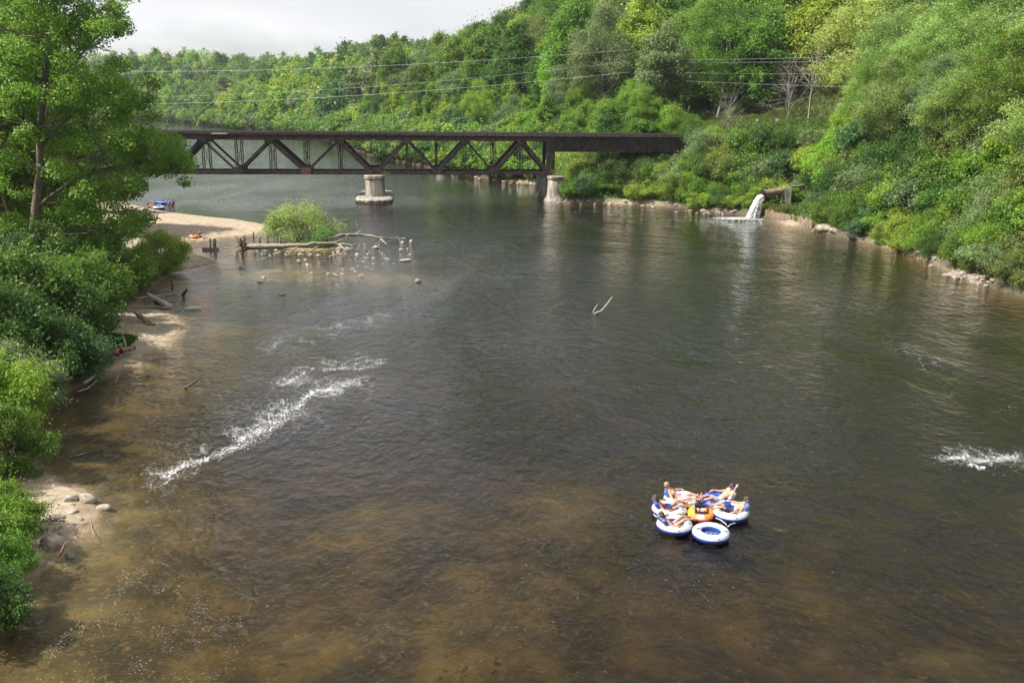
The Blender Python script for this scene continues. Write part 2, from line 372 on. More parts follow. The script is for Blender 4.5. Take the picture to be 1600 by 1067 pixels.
# ---------------------------------------------------------------- river water (surface sheet over the bed, closed below it)
def water_mat():
    m, N, L = new_mat('river_water')
    out = N.new('ShaderNodeOutputMaterial')
    g = N.new('ShaderNodeNewGeometry')
    def noise(sc, det, st=(1, 1, 1), rot=0, dis=0.0, rough=.55):
        mp = N.new('ShaderNodeMapping'); mp.inputs['Scale'].default_value = st; mp.inputs['Rotation'].default_value = (0, 0, rot)
        L.new(g.outputs['Position'], mp.inputs['Vector'])
        n = N.new('ShaderNodeTexNoise'); n.inputs['Scale'].default_value = sc; n.inputs['Detail'].default_value = det
        n.inputs['Distortion'].default_value = dis; n.inputs['Roughness'].default_value = rough
        L.new(mp.outputs['Vector'], n.inputs['Vector']); return n.outputs['Fac']
    def ma(op, a, b_):
        x = N.new('ShaderNodeMath'); x.operation = op
        for i, q in enumerate((a, b_)):
            if isinstance(q, (int, float)): x.inputs[i].default_value = q
            else: L.new(q, x.inputs[i])
        return x.outputs['Value']
    def mr(v, a, b_, c, d):
        x = N.new('ShaderNodeMapRange'); x.interpolation_type = 'SMOOTHSTEP'
        x.inputs['From Min'].default_value = a; x.inputs['From Max'].default_value = b_; x.inputs['To Min'].default_value = c; x.inputs['To Max'].default_value = d
        L.new(v, x.inputs['Value']); return x.outputs['Result']
    fine = noise(2.6, 9, (1, .75, 1), .35, .6)          # wavelets of 0.2-0.4 m
    mid = noise(1.05, 4, (1, .7, 1), -.3, .8)           # 1 m chop
    big = noise(.22, 3, (1, .55, 1), .15, 1.2)          # slow boils
    patch = noise(.055, 4, (1, .45, 1), .2, 1.5)        # calm and ruffled patches
    k = mr(patch, .38, .62, .6, 1.5)
    h = ma('ADD', ma('MULTIPLY', ma('MULTIPLY', fine, .12), k), ma('ADD', ma('MULTIPLY', ma('MULTIPLY', mid, .18), k), ma('MULTIPLY', big, .2)))
    bp = N.new('ShaderNodeBump'); bp.inputs['Strength'].default_value = 0.8; bp.inputs['Distance'].default_value = 1.0
    L.new(h, bp.inputs['Height'])
    dt = N.new('ShaderNodeVectorMath'); dt.operation = 'DOT_PRODUCT'; L.new(g.outputs['Incoming'], dt.inputs[0]); L.new(bp.outputs['Normal'], dt.inputs[1])
    sch = ma('ADD', ma('MULTIPLY', ma('POWER', ma('SUBTRACT', 1.0, ma('MAXIMUM', dt.outputs['Value'], 0.0)), 5.0), .98), .02)
    gl = N.new('ShaderNodeBsdfAnisotropic'); gl.inputs['Color'].default_value = (1, 1, 1, 1); gl.inputs['Roughness'].default_value = 0.035; L.new(bp.outputs['Normal'], gl.inputs['Normal'])
    tr = N.new('ShaderNodeBsdfTransparent'); tr.inputs['Color'].default_value = (.97, .96, .94, 1)
    mx = N.new('ShaderNodeMixShader'); L.new(sch, mx.inputs['Fac']); L.new(tr.outputs['BSDF'], mx.inputs[1]); L.new(gl.outputs['BSDF'], mx.inputs[2])
    L.new(mx.outputs['Shader'], out.inputs['Surface'])
    va = N.new('ShaderNodeVolumeAbsorption'); va.inputs['Color'].default_value = (.565, .50, .22, 1); va.inputs['Density'].default_value = 1.25
    L.new(va.outputs['Volume'], out.inputs['Volume'])
    return m
wx0, wx1, wy0, wy1 = -700, 120, -55, 900
wv = [[wx0,wy0,0],[wx1,wy0,0],[wx1,wy1,0],[wx0,wy1,0],[wx0,wy0,-7],[wx1,wy0,-7],[wx1,wy1,-7],[wx0,wy1,-7]]
tag(link('river', mesh_np('river', wv, [[0,1,2,3],[7,6,5,4],[4,5,1,0],[5,6,2,1],[6,7,3,2],[7,4,0,3]], water_mat())), kind='structure')
# under the camera the river runs on; the far edge lies inside the hills

# ---------------------------------------------------------------- tree generator
def unit(v): return v/(np.linalg.norm(v, axis=-1, keepdims=True)+1e-9)
def leaves_mesh(name, C, Nn, size, rng, aspect=.6):
    n = len(C); s = np.broadcast_to(size, (n,))*rng.uniform(.7, 1.3, n)
    r = rng.normal(size=(n, 3)); u = unit(np.cross(Nn, r)); v = np.cross(Nn, u)
    a = (s*.5)[:, None]; b = a*aspect
    v0 = C-u*a; v1 = C+v*b-u*a*.1; v2 = C+u*a; v3 = C-v*b-u*a*.1
    vv = np.stack([v0, v1, v2, v3], 1).reshape(-1, 3)
    return vv, np.arange(4*n).reshape(n, 4)
def tree_proto(seed, H, R, base, nleaf, lsize, K=55, trunk_r=.28, clump=.27, top=1.0, limbs=14, lean=(0, 0), aspect=.62, droop=0.0, flat=.75, stems=1):
    rng = np.random.default_rng(seed)
    # clump centres in the crown envelope
    cz0, cz1 = base, H
    pts = []
    while len(pts) < K:
        p = rng.uniform(-1, 1, 3); r = np.linalg.norm(p)
        if r > 1 or r < .3: continue
        w = 1-top*.35*max(0, p[2]) + .12*math.sin(5*math.atan2(p[1], p[0])+seed)
        p2 = np.array([p[0]*R*w, p[1]*R*w, (p[2]*.5+.5)*(cz1-cz0)*.93+cz0])
        if pts and min(np.linalg.norm((p2-q)/[1, 1, 1]) for q in pts) < clump*R*.55 and rng.random() < .8: continue
        pts.append(p2)
    pts = np.array(pts)
    pts[:, 0] += lean[0]*(pts[:, 2]/H)**1.3; pts[:, 1] += lean[1]*(pts[:, 2]/H)**1.3
    rad = clump*R*rng.uniform(.7, 1.35, K)
    w = rad**2; w /= w.sum()
    idx = rng.choice(K, nleaf, p=w)
    d = unit(rng.normal(size=(nleaf, 3))); d[:, 2] = np.where(rng.random(nleaf) < .45, np.abs(d[:, 2]), d[:, 2])
    rr = rng.beta(3.2, 1.3, nleaf)
    # twig structure: pull the leaves into sprays
    spray = rng.integers(0, 9, nleaf)+idx*9
    sd = unit(rng.normal(size=(K*9, 3)))
    d = unit(d*.75+sd[spray]*.85)
    P = pts[idx]+d*(rad[idx]*rr)[:, None]*[1, 1, flat]
    P[:, 2] -= droop*rr*rad[idx]*np.maximum(0, 1-d[:, 2])
    sh = rng.random(nleaf) < .13
    q = sd[spray]*[1, 1, .8]+[0, 0, .25]; L_ = rng.uniform(.7, 1.75, nleaf)
    P = np.where(sh[:, None], pts[idx]+q*(rad[idx]*L_)[:, None]+rng.normal(size=(nleaf, 3))*lsize*.35, P)
    P += rng.normal(size=(nleaf, 3))*lsize*.4
    Nn = unit(d*.5+np.array([0, 0, .55])+rng.normal(size=(nleaf, 3))*.55)
    lv, lf = leaves_mesh('crown', P, Nn, lsize, rng, aspect)
    # wood
    mb = MB()
    for st in range(stems):
        off = np.array([0, 0, 0.]) if stems == 1 else np.append(rng.normal(size=2)*R*.06, 0)
        tip = np.array([lean[0]*.9, lean[1]*.9, H*.88])+(0 if stems == 1 else np.append(rng.normal(size=2)*R*.45, 0))
        t = np.linspace(0, 1, 9)[:, None]
        bend = np.array([rng.normal()*.25, rng.normal()*.25, 0])*R*.25
        tr = off+(tip-off)*t+bend*np.sin(t*np.pi); tr[0, 2] = -.6
        mb.tube(tr, trunk_r*(1-.86*t[:, 0])*(1+.5*np.exp(-t[:, 0]*14)), 8)
        near = rng.choice(K, min(limbs, K), replace=False)
        for q in near:
            c = pts[q]; zf = np.clip(c[2]/H*.72, .16, .8)
            a = tr[min(8, int(zf*8))]+(tr[min(8, int(zf*8)+1)]-tr[min(8, int(zf*8))])*(zf*8 % 1) if int(zf*8) < 8 else tr[8]
            tt = np.linspace(0, 1, 5)[:, None]
            mid = np.array([0, 0, -.12*np.linalg.norm(c-a)])
            br = a+(c-a)*tt+mid*np.sin(tt*np.pi)+rng.normal(size=(5, 3))*.03*np.linalg.norm(c-a)*np.sin(tt*np.pi)
            mb.tube(br, trunk_r*.36*(1-.8*tt[:, 0]), 6, False)
            for _ in range(2):
                c2 = c+unit(rng.normal(size=3))*rad[q]*.8
                mb.tube([br[3], (br[3]+c2)/2+rng.normal(size=3)*.05, c2], [trunk_r*.12, trunk_r*.08, trunk_r*.03], 4, False)
    return (lv, lf), mb
def bare_proto(seed, H, R, trunk_r, n=26, depth=3):
    rng = np.random.default_rng(seed); mb = MB()
    def grow(a, d, L, r, lev):
        t = np.linspace(0, 1, 5)[:, None]
        b = a+d*L*t+np.cumsum(rng.normal(size=(5, 3))*L*.035, 0)*np.minimum(1, t*3)
        mb.tube(b, r*(1-.55*t[:, 0]), 6 if lev < 2 else 4, False)
        if lev >= depth: return
        for k in range(n if lev == 0 else 6):
            f = rng.uniform(.3, 1) if lev == 0 else rng.uniform(.25, 1)
            p = b[0]+(b[-1]-b[0])*f; i = int(f*3.99); p = b[i]+(b[i+1]-b[i])*(f*4-i)
            dd = unit(d*.6+rng.normal(size=3)*.62+np.array([0, 0, .12]))
            grow(p, dd, L*rng.uniform(.28, .5)*(R/H*2 if lev == 0 else 1), r*(1-.5*f)*.42, lev+1)
    grow(np.array([0, 0, -.3]), unit(np.array([.06, .02, 1])), H*.9, trunk_r, 0)
    return mb
PROTO = {}
def proto(kind, *a, bark=None, **k):
    (lv, lf), mb = tree_proto(*a, **k)
    cm = mesh_np('crown', lv, lf, LEAF); tm = mb.mesh('trunk', bark or BARK, True)
    PROTO.setdefault(kind, []).append((cm, tm, a[1], (lv, lf)))
for s in range(4): proto('round', 11+s, 19, 7.2, 2.2, 27000, .46, K=85, clump=.26, stems=1)
for s in range(3): proto('tall', 31+s, 24, 6.0, 3.6, 25000, .46, K=80, clump=.29, top=1.2)
for s in range(2): proto('poplar', 41+s, 15, 2.3, 1.6, 9000, .34, K=40, clump=.42, top=2.2, trunk_r=.18)
for s in range(2): proto('airy', 51+s, 22, 7.0, 4.0, 28000, .38, K=90, clump=.25, bark=PALEBARK, aspect=.4)
for s in range(3): proto('shrub', 61+s, 3.6, 2.3, .1, 7000, .21, K=34, clump=.34, trunk_r=.07, stems=4, limbs=7)
for s in range(2): proto('willow_shrub', 71+s, 4.0, 2.7, .1, 9000, .26, K=36, clump=.32, trunk_r=.07, stems=5, limbs=7, aspect=.26, droop=.2)
for s in range(2): proto('sapling', 81+s, 7.0, 2.1, .8, 7500, .25, K=36, clump=.38, trunk_r=.09, top=1.3)

GREEN = {'deep green': (.055, .125, .018), 'mid green': (.108, .208, .024), 'bright green': (.165, .295, .028), 'yellow green': (.215, .305, .038),
         'olive': (.165, .195, .05), 'grey green': (.155, .22, .085), 'blue green': (.068, .145, .046), 'pale gold': (.27, .28, .085), 'light willow green': (.22, .315, .08)}
def jitter(c, rng, k=.12):
    v = 1+rng.normal()*k; return (c[0]*v*(1+rng.normal()*.07), c[1]*v, c[2]*v, 1)
def plant(name, kind, idx, loc, rz, sc, colr, rng, sz=None):
    cm, tm, H, _ = PROTO[kind][idx % len(PROTO[kind])]
    o = bpy.data.objects.new(name, None); COL.objects.link(o); o.empty_display_size = .3
    o.location = loc; o.rotation_euler = (0, 0, rz); o.scale = (sc, sc, sc*(sz or 1))
    c = link('crown', cm, o); c.color = jitter(colr, rng)
    link('trunk' if 'shrub' not in kind else 'stems', tm, o)
    return o
for s in range(3): proto('near_shrub', 91+s, 3.4, 2.4, .0, 30000, .105, K=70, clump=.24, trunk_r=.05, stems=4, limbs=9, aspect=.7)
def hit(px, py):
    d = np.array(ray(px, py)); t = np.linspace(15, 900, 9000)
    p = np.array([0, 0, CAM_H])+d*t[:, None]/np.linalg.norm(d)
    h = height(p[:, :2]); k = np.argmax(p[:, 2] < np.maximum(h, 0)); return Vector((p[k, 0], p[k, 1], max(h[k], 0)))
PLANTS = []
rv = np.random.default_rng(99)
def pick(ws):
    ks = list(ws); w = np.array([ws[k] for k in ks], float); return ks[rv.choice(len(ks), p=w/w.sum())]
# ---- right bank and hillside
def dart(n, x0, x1, y0, y1, dmin, dmax, spacing, side, exist=None):
    P = np.column_stack([rv.uniform(x0, x1, n), rv.uniform(y0, y1, n)])
    ins = inside(P, POLY); dl = seg_dist(P, LW); dr = seg_dist(P, RW)
    d = dr if side == 'R' else dl; o = dl if side == 'R' else dr
    P = P[~ins & (d < o) & (d > dmin) & (d < dmax)]
    d = seg_dist(P, RW if side == 'R' else LW)
    keep = list(exist) if exist else []; n0 = len(keep); out = []
    for p, dd in zip(P, d):
        sp = spacing(p, dd)
        if all((p[0]-q[0])**2+(p[1]-q[1])**2 > sp*sp for q in keep): keep.append(p); out.append((p[0], p[1], dd))
    return out
def free(x, y, r=3.0):
    """keep the bridge, the outfall terrace and the grass shelf clear"""
    s = (x-B0[0])*U[0]+(y-B0[1])*U[1]; v = (x-B0[0])*V[0]+(y-B0[1])*V[1]
    if -50 < s < 52 and -r < v < 5.2+r: return False
    if abs(x-OUT.x) < 4.6 and abs(y-OUT.y-1.5) < 3.4: return False
    return True
G1 = hit(1160, 192)
HT = {'round': 19, 'tall': 24, 'poplar': 15, 'airy': 22, 'sapling': 7, 'shrub': 3.6, 'willow_shrub': 4.0}
def ztop_at(x, y, py):
    lo, hi = -5, 40
    for _ in range(30):
        m = (lo+hi)/2
        if proj([x, y, m])[1] > py: lo = m
        else: hi = m
    return m
TREES = []
for x, y, d in dart(40000, -250, 150, 62, 345, 9, 105, lambda p, dd: 5.0 if dd < 20 else 7.6, 'R'):
    if not free(x, y, 4.0): continue
    if (x-G1.x)**2/19**2+(y-G1.y)**2/11**2 < 1: continue
    z = hz(x, y); pb = proj([x, y, z]); pt = proj([x, y, z+20])
    if pb[0] < 150 or pb[0] > 1720 or pb[1] < -25: continue
    s_, v_ = (x-B0[0])*U[0]+(y-B0[1])*U[1], (x-B0[0])*V[0]+(y-B0[1])*V[1]
    if -2 < s_ < 53 and -20 < v_ < 6: continue
    # trees beside the water stand low, farther up tall
    if d < 20: kind = pick({'sapling': 3, 'round': 2, 'poplar': 2, 'airy': 1.6})
    else: kind = pick({'round': 5, 'tall': 3, 'poplar': .8, 'airy': 2.2})
    if pb[0] > 1350 and d > 20: kind = pick({'airy': 3, 'round': 1})
    colr = pick({'deep green': 3.6, 'mid green': 6, 'bright green': 4, 'yellow green': 1.5, 'olive': .7, 'grey green': 1, 'blue green': .9, 'pale gold': .25})
    if pb[0] > 1290 and rv.random() < .8: kind = 'airy'
    if kind == 'airy': colr = pick({'grey green': 3, 'olive': .6, 'mid green': 4, 'bright green': 2})
    if kind == 'airy' and pb[0] > 1290: colr = pick({'light willow green': 4, 'mid green': 1.5, 'grey green': 1})
    sc = rv.uniform(.78, 1.12)*(.72 if (d < 20 and kind == 'airy' and pb[0] > 1340) else .5 if (d < 20 and kind in ('round', 'airy')) else .8 if d < 20 and kind == 'poplar' else 1)
    if 1085 < pb[0] < 1335 and y < G1.y+3:
        sc = min(sc, (ztop_at(x, y, 203)-z)/HT[kind])
        if sc < .22: continue
    TREES.append((math.hypot(x, y), x, y, z, d, kind, colr, sc, pb))
TREES.sort(key=lambda t: t[0])
N_TREE = 285
for _, x, y, z, d, kind, colr, sc, pb in TREES[:N_TREE]:
    nm = {'round': 'broadleaf_tree', 'tall': 'tall_broadleaf_tree', 'poplar': 'poplar_tree', 'airy': 'willow_tree', 'sapling': 'young_tree'}[kind]
    o = plant(nm, kind, int(rv.integers(9)), (x, y, z), rv.uniform(0, 6.28), sc, GREEN[colr], rv, rv.uniform(.88, 1.12))
    PLANTS.append((o, kind, colr, pb, d, 'tree'))
n = 0
for x, y, d in dart(26000, -30, 66, 62, 200, .35, 17, lambda p, dd: 1.9 if dd < 5 else 2.5, 'R'):
    if not free(x, y, 1.2) and not (d > 3 and z_ok if (z_ok := abs(x-OUT.x) > 4.6) else False): continue
    z = hz(x, y); pb = proj([x, y, z])
    if pb[0] > 1690 or pb[0] < 560: continue
    kind = pick({'shrub': 4, 'willow_shrub': 1.6})
    colr = pick({'deep green': 1.5, 'mid green': 4, 'bright green': 3.4, 'yellow green': 2.2, 'olive': 1, 'grey green': 2, 'blue green': 1})
    under = -55 < (x-B0[0])*U[0]+(y-B0[1])*U[1] < 52 and -1.5 < (x-B0[0])*V[0]+(y-B0[1])*V[1] < 7
    sc = rv.uniform(.55, .95) if (d < 3 or under) else rv.uniform(.85, 1.45)
    s_, v_ = (x-B0[0])*U[0]+(y-B0[1])*U[1], (x-B0[0])*V[0]+(y-B0[1])*V[1]
    if 1178 < pb[0] < 1278 and y < 131.5 and d < 9:
        if pb[1] > 300 and d < 4.5: continue
        sc = min(sc, .5)
    if 1085 < pb[0] < 1335 and y < G1.y+3: sc = max(.2, min(sc, (ztop_at(x, y, 200)-z)/4))
    if 10 < s_ < 50 and -20 < v_ < 7: sc = min(sc, max(.3, (7.3-z)/4.4))
    o = plant('willow_shrub' if kind == 'willow_shrub' else 'leafy_shrub', kind, int(rv.integers(9)), (x, y, z-.05), rv.uniform(0, 6.28), sc, GREEN[colr], rv, rv.uniform(.85, 1.2))
    PLANTS.append((o, kind, colr, pb, d, 'shrub')); n += 1
print('trees', len(TREES), 'shrubs', n)

def auto_labels():
    look = {'round': 'rounded tree', 'tall': 'tall domed tree', 'poplar': 'narrow tree', 'airy': 'feathery tree', 'sapling': 'slim young tree',
            'shrub': 'leafy bush', 'willow_shrub': 'fine-leaved bush'}
    zones = [(330, 'by the far bend'), (470, 'beyond the left truss'), (585, 'just left of middle pier'), (700, 'just right of middle pier'), (850, 'beyond the right truss'),
             (975, 'behind the left girder half'), (1085, 'behind the right girder half'), (1190, 'left of the gushing pipe'), (1290, 'above the concrete headwall'),
             (1400, 'right of the log wall'), (1500, 'above the timber panel'), (9999, 'at the right edge')]
    rows = [(3.2, 'at the waterline'), (9, 'low on bank'), (20, 'on upper bank'), (36, 'on the shelf'), (60, 'halfway up slope'), (999, 'near the ridge')]
    byl = {}
    for o, kind, colr, pb, d, cat in PLANTS:
        zn = next(b for a, b in zones if pb[0] < a); rw = next(b for a, b in rows if d < a)
        l = f'{colr} {look[kind]} {rw}, {zn}'
        byl.setdefault(l, []).append((pb[0], o, cat))
    words = ['leftmost', 'second', 'third', 'fourth', 'fifth', 'sixth', 'seventh', 'eighth', 'ninth', 'tenth', 'eleventh', 'twelfth', 'thirteenth', 'fourteenth']
    for l, lst in byl.items():
        lst.sort(key=lambda t: t[0])
        for i, (_, o, cat) in enumerate(lst):
            lab = l if len(lst) == 1 else f'{words[min(i, 13)]} {l}'
            if len(lst) > 1 and i and len(lab.split()) < 15: lab = lab.replace(words[min(i, 13)], words[min(i, 13)]+'-from-left', 1)
            tag(o, lab, cat, 'trees on the wooded hillside' if cat == 'tree' else 'bushes along the right bank')
auto_labels()

# ---- far wood: everything past the nearest trees reads as one mass
def far_wood():
    pts = [(t[1], t[2], t[3], t[7]) for t in TREES[N_TREE:]]
    far = dart(16000, -640, 60, 345, 820, 2, 130, lambda p, dd: 8.5, 'R')+dart(9000, -560, -60, 190, 800, 3, 110, lambda p, dd: 9, 'L')
    low = dart(22000, -420, 60, 160, 820, .5, 26, lambda p, dd: 3.3 if p[1] < 320 else 4.6, 'R')+dart(5000, -420, -60, 190, 700, .8, 20, lambda p, dd: 5.5, 'L')
    for S, sgn in ((RW, 1), (LW, -1)):
        for a_, b_ in zip(S[:-1], S[1:]):
            if min(a_[1], b_[1]) < 165 or (sgn < 0 and min(a_[1], b_[1]) < 215): continue
            L_ = np.linalg.norm(b_-a_); nrm_ = np.array([(b_-a_)[1], -(b_-a_)[0]])/L_*sgn
            for off in (.9, 3.6, 7.5):
                for q in np.arange(0, L_, 2.0 if a_[1] < 300 else 3.0):
                    c_ = a_+(b_-a_)*(q+rv.uniform(0, 1.5))/L_+nrm_*(off+rv.normal()*.5); low.append((c_[0], c_[1], off))
    for x, y, d in low:
        z = hz(x, y); pb = proj([x, y, z])
        if 60 < pb[0] < 900 and (free(x, y, 3)): pts.append((x, y, z, -rv.uniform(.9, 1.5) if y < 320 else -rv.uniform(1.4, 2.4)))
    for x, y, d in far:
        z = hz(x, y); pb = proj([x, y, z])
        if pb[0] < 60 or pb[0] > 900: continue
        if pb[0] < 60+0 : continue
        pts.append((x, y, z, rv.uniform(.8, 1.1)))
    kinds = ['round', 'tall', 'round', 'airy', 'round']
    groups = {}
    for p in pts:
        groups.setdefault(pick({'deep green': 3, 'mid green': 5, 'bright green': 2, 'yellow green': 1, 'grey green': 2, 'blue green': 2}), []).append(p)
    V_, F_, n0, cols = [], [], 0, []
    allv = []
    for cname, ps in groups.items():
        for (x, y, z, s) in ps:
            pr = PROTO[kinds[int(rv.integers(5))] if s > 0 else 'shrub']; small = s < 0; s = abs(s); lv, lf = pr[int(rv.integers(len(pr)))][3]
            nl = len(lf); near = y < 345
            k = (2200 if near else 900) if small else (4800 if near else 2200); grow = 1.9 if near else (2.3 if small else 2.7)
            ids = rv.choice(nl, k, replace=False)
            q = lv.reshape(nl, 4, 3)[ids]; c = q.mean(1, keepdims=True); q = c+(q-c)*grow
            a = rv.uniform(0, 6.28); ca, sa = math.cos(a), math.sin(a)
            q = q @ np.array([[ca, sa, 0], [-sa, ca, 0], [0, 0, 1]])*s+np.array([x, y, z])
            allv.append(q.reshape(-1, 3)); cols.append((jitter(GREEN[cname], rv), k))
    v = np.vstack(allv); f = np.arange(len(v)).reshape(-1, 4)
    me = mesh_np('far_wood', v, f)
    at_ = me.color_attributes.new('tree_tint', 'FLOAT_COLOR', 'POINT')
    at_.data.foreach_set('color', np.vstack([np.tile(np.array(c, np.float32), (k*4, 1)) for c, k in cols]).ravel())
    m = leaf_mat('far_leaf'); N, L = m.node_tree.nodes, m.node_tree.links
    a = N.new('ShaderNodeAttribute'); a.attribute_name = 'tree_tint'
    hs = [x for x in N if x.type == 'HUE_SAT' and x.inputs['Color'].links and x.inputs['Color'].links[0].from_node.type == 'OBJECT_INFO'][0]
    L.new(a.outputs['Color'], hs.inputs['Color'])
    me.materials.append(m)
    tag(link('far_wood', me), 'dense woods covering the far hillside beyond the bridge', 'woods', kind='stuff')
    print('far', len(pts))
far_wood()

# ---- bare grey trees on the shelf above the outfall
def bare(name, px, py, seed, H, R, tr, label, mat=DRIFT, rz=0, grp='bare trees'):
    p = hit(px, py); o = empty(name, p, label, 'bare tree', grp, rz)
    bare_proto(seed, H, R, tr).obj('branches', mat, o, True); return o
GREYTWIG = surf('grey_twig', (0.16, 0.135, 0.12), (0.34, 0.30, 0.27), 0.9, 3, .2)
bare('dead_tree', 1262, 196, 5, 11.5, 8, .19, 'bare grey spreading dead tree on the shelf above the outfall', GREYTWIG)
bare('dead_tree', 1225, 192, 8, 8.5, 6.5, .13, 'smaller bare dead tree left of the spreading one above the outfall', GREYTWIG, 1.2)
bare('dead_tree', 1140, 210, 9, 5.5, 4.5, .10, 'low bare tangle of branches beside the right end of the bridge', GREYTWIG, 2.2)
bare('dead_tree', 1062, 190, 12, 9, 3.5, .15, 'thin bare tree standing behind the bridge end', GREYTWIG, .4)
bare('dead_tree', 1535, 290, 15, 6.5, 2.2, .16, 'pale bare forked trunk in the bushes at the right', GREYTWIG, .4)
bare('dead_tree', 1330, 200, 18, 8, 4, .12, 'bare brushy tree right of the spreading dead tree', GREYTWIG, 3)

# ---- left bank: the big cottonwood with its crown spread over the water
def cottonwood():
    rng = np.random.default_rng(5)
    base = hit(48, 462); Y0 = base.y
    poly = np.array([(-90,-90),(150,-90),(222,-45),(224,8),(205,50),(188,95),(232,118),(262,150),(256,182),(232,203),(296,232),(316,262),(296,284),(282,298),(235,292),(246,330),(236,378),(250,402),(226,436),(150,410),(60,380),(-90,400)], float)
    P = []
    while len(P) < 230:
        q = rng.uniform([-90, -90], [320, 440])
        if not inside(q[None], poly)[0]: continue
        P.append(q)
    for _ in range(34): P.append(np.array([rng.uniform(195, 308), 0])); P[-1][1] = 232+abs(P[-1][0]-200)*.22+rng.normal()*17
    for _ in range(24): P.append(rng.uniform([150, 290], [242, 430]))
    for _ in range(70): P.append(rng.uniform([-85, -70], [205, 150]))
    P = np.array(P); K = len(P)
    cx = 40.0
    dep = rng.uniform(-1, 1, K)*np.interp(np.abs(P[:, 0]-cx), [0, 150, 290], [6.5, 5, 1.6])
    C = np.array([np.array(atY(p[0]-8*np.sign(p[0]-cx), p[1], Y0+d)) for p, d in zip(P, dep)])
    tx = np.interp(P[:, 1], [60, 200, 320, 460], [78, 62, 57, 48]); C[:, 1] += np.where((np.abs(P[:, 0]-tx) < 20) & (P[:, 1] > 120), 4.5, 0)
    rad = rng.uniform(.6, 1.4, K)
    n = 140000
    idx = rng.choice(K, n, p=rad**2/np.sum(rad**2))
    spray = rng.integers(0, 10, n)+idx*10; sd = unit(rng.normal(size=(K*10, 3)))
    d = unit(unit(rng.normal(size=(n, 3)))*.7+sd[spray]*.9)
    Q = C[idx]+d*(rad[idx]*rng.beta(3, 1.3, n))[:, None]*[1.1, 1.1, .72]+rng.normal(size=(n, 3))*.07
    Nn = unit(d*.4+np.array([0, 0, .5])+rng.normal(size=(n, 3))*.6)
    lv, lf = leaves_mesh('crown', Q, Nn, .18, rng, .8)
    o = empty('cottonwood_tree', base, 'tall cottonwood leaning over the left bank, its boughs reaching across the bridge end', 'tree')
    b = np.array(base)
    cr = link('crown', mesh_np('crown', lv-b, lf, LEAF), o); cr.color = (.13, .25, .028, 1)
    mb = MB()
    key = [(48,475),(46,430),(52,370),(57,320),(63,260),(62,200),(70,130),(78,60),(92,-20),(96,-90)]
    tr = np.array([np.array(atY(x, y, Y0)) for x, y in key])-b; tr[0, 2] -= 1
    rr = np.array([.52, .42, .36, .33, .28, .25, .22, .17, .12, .06]); mb.tube(tr, rr, 10)
    def limb(pts, r0, dy):
        pp = np.array([np.array(atY(x, y, Y0+dy*i/(len(pts)-1))) for i, (x, y) in enumerate(pts)])-b
        mb.tube(pp, np.linspace(r0, r0*.25, len(pp)), 7, False)
    limb([(46,425),(34,390),(18,350),(2,300),(-20,200)], .24, 2)
    limb([(60,322),(85,302),(118,280),(160,262),(230,250),(290,262)], .15, -1.5)
    limb([(57,368),(90,362),(150,356),(210,372)], .13, 1.5)
    limb([(47,402),(80,408),(130,398),(200,400)], .12, -2.5)
    limb([(64,230),(100,190),(150,150),(210,140),(250,155)], .14, 2)
    limb([(68,150),(105,110),(150,60),(200,10)], .12, -2)
    for k in rng.choice(K, 70, replace=False):
        c = C[k]-b; i = int(np.argmin(np.linalg.norm(tr-(c*[.3, .3, 1]-[0, 0, 1.6]), axis=1))); a = tr[i]
        m = (a+c)/2+np.array([0, 0, -.4]); mb.tube([a, m, c], [.07, .05, .02], 5, False)
    mb.obj('trunk', BARK, o, True)
cottonwood()
def lplant(name, kind, px, py, sc, colr, label, idx=0, sz=1.0, cat='bush'):
    p = hit(px, py); o = plant(name, kind, idx, (p.x, p.y, p.z-.1), rv.uniform(0, 6.28), sc, GREEN[colr], rv, sz)
    return tag(o, label, cat, 'bushes and trees on the left bank')
lb = [
 ('near_shrub', 252, 425, 1.02, 'yellow green', 'bright yellow-green bush jutting over the sand at the cottonwood\'s right', 1.25),
 ('near_shrub', 205, 452, .95, 'mid green', 'green bush above the pale fallen log', 1.1),
 ('near_shrub', 168, 478, 1.25, 'deep green', 'dark bush behind the log pile on the left sand', 1.1),
 ('near_shrub', 135, 505, 1.35, 'mid green', 'large bush overhanging the log with the maroon cloth', 1.2),
 ('near_shrub', 95, 545, 1.4, 'deep green', 'big dark bush left of the maroon cloth', 1.15),
 ('near_shrub', 108, 592, 1.05, 'blue green', 'dark low bush hanging over the shaded golden shallows', 1.0),
 ('near_shrub', 62, 600, 1.25, 'deep green', 'dark bush above the twiggy drift branches', 1.1),
 ('near_shrub', 30, 650, 1.05, 'grey green', 'grey-green bush at the left edge of the golden shallows', 1.1),
 ('near_shrub', 20, 545, 1.7, 'mid green', 'tall bush at the left edge beneath the cottonwood', 1.2),
 ('near_shrub', -15, 600, 1.6, 'deep green', 'dark bush cut by the left edge of the view', 1.2),
 ('near_shrub', 12, 745, .85, 'mid green', 'sunlit bright bush above the small stony beach', 1.2),
 ('near_shrub', -12, 700, 1.1, 'bright green', 'bright sunlit bush at the left edge, above the bright one', 1.3),
 ('near_shrub', -8, 850, .72, 'bright green', 'bright low bush at the left edge beside the boulder beach', 1.0),
 ('near_shrub', -18, 915, .62, 'mid green', 'small bush at the left edge beside the grey cobbles', 1.0),
 ('near_shrub', -28, 985, .62, 'deep green', 'lowest dark bush in the bottom left corner', 1.0),
 ('near_shrub', 25, 480, 1.6, 'blue green', 'shaded bush round the foot of the cottonwood trunk', 1.2),
 ('near_shrub', 85, 470, 1.5, 'mid green', 'bush just right of the cottonwood trunk', 1.2),
 ('near_shrub', 130, 440, 1.5, 'bright green', 'brighter bush behind those right of the cottonwood trunk', 1.2),
]
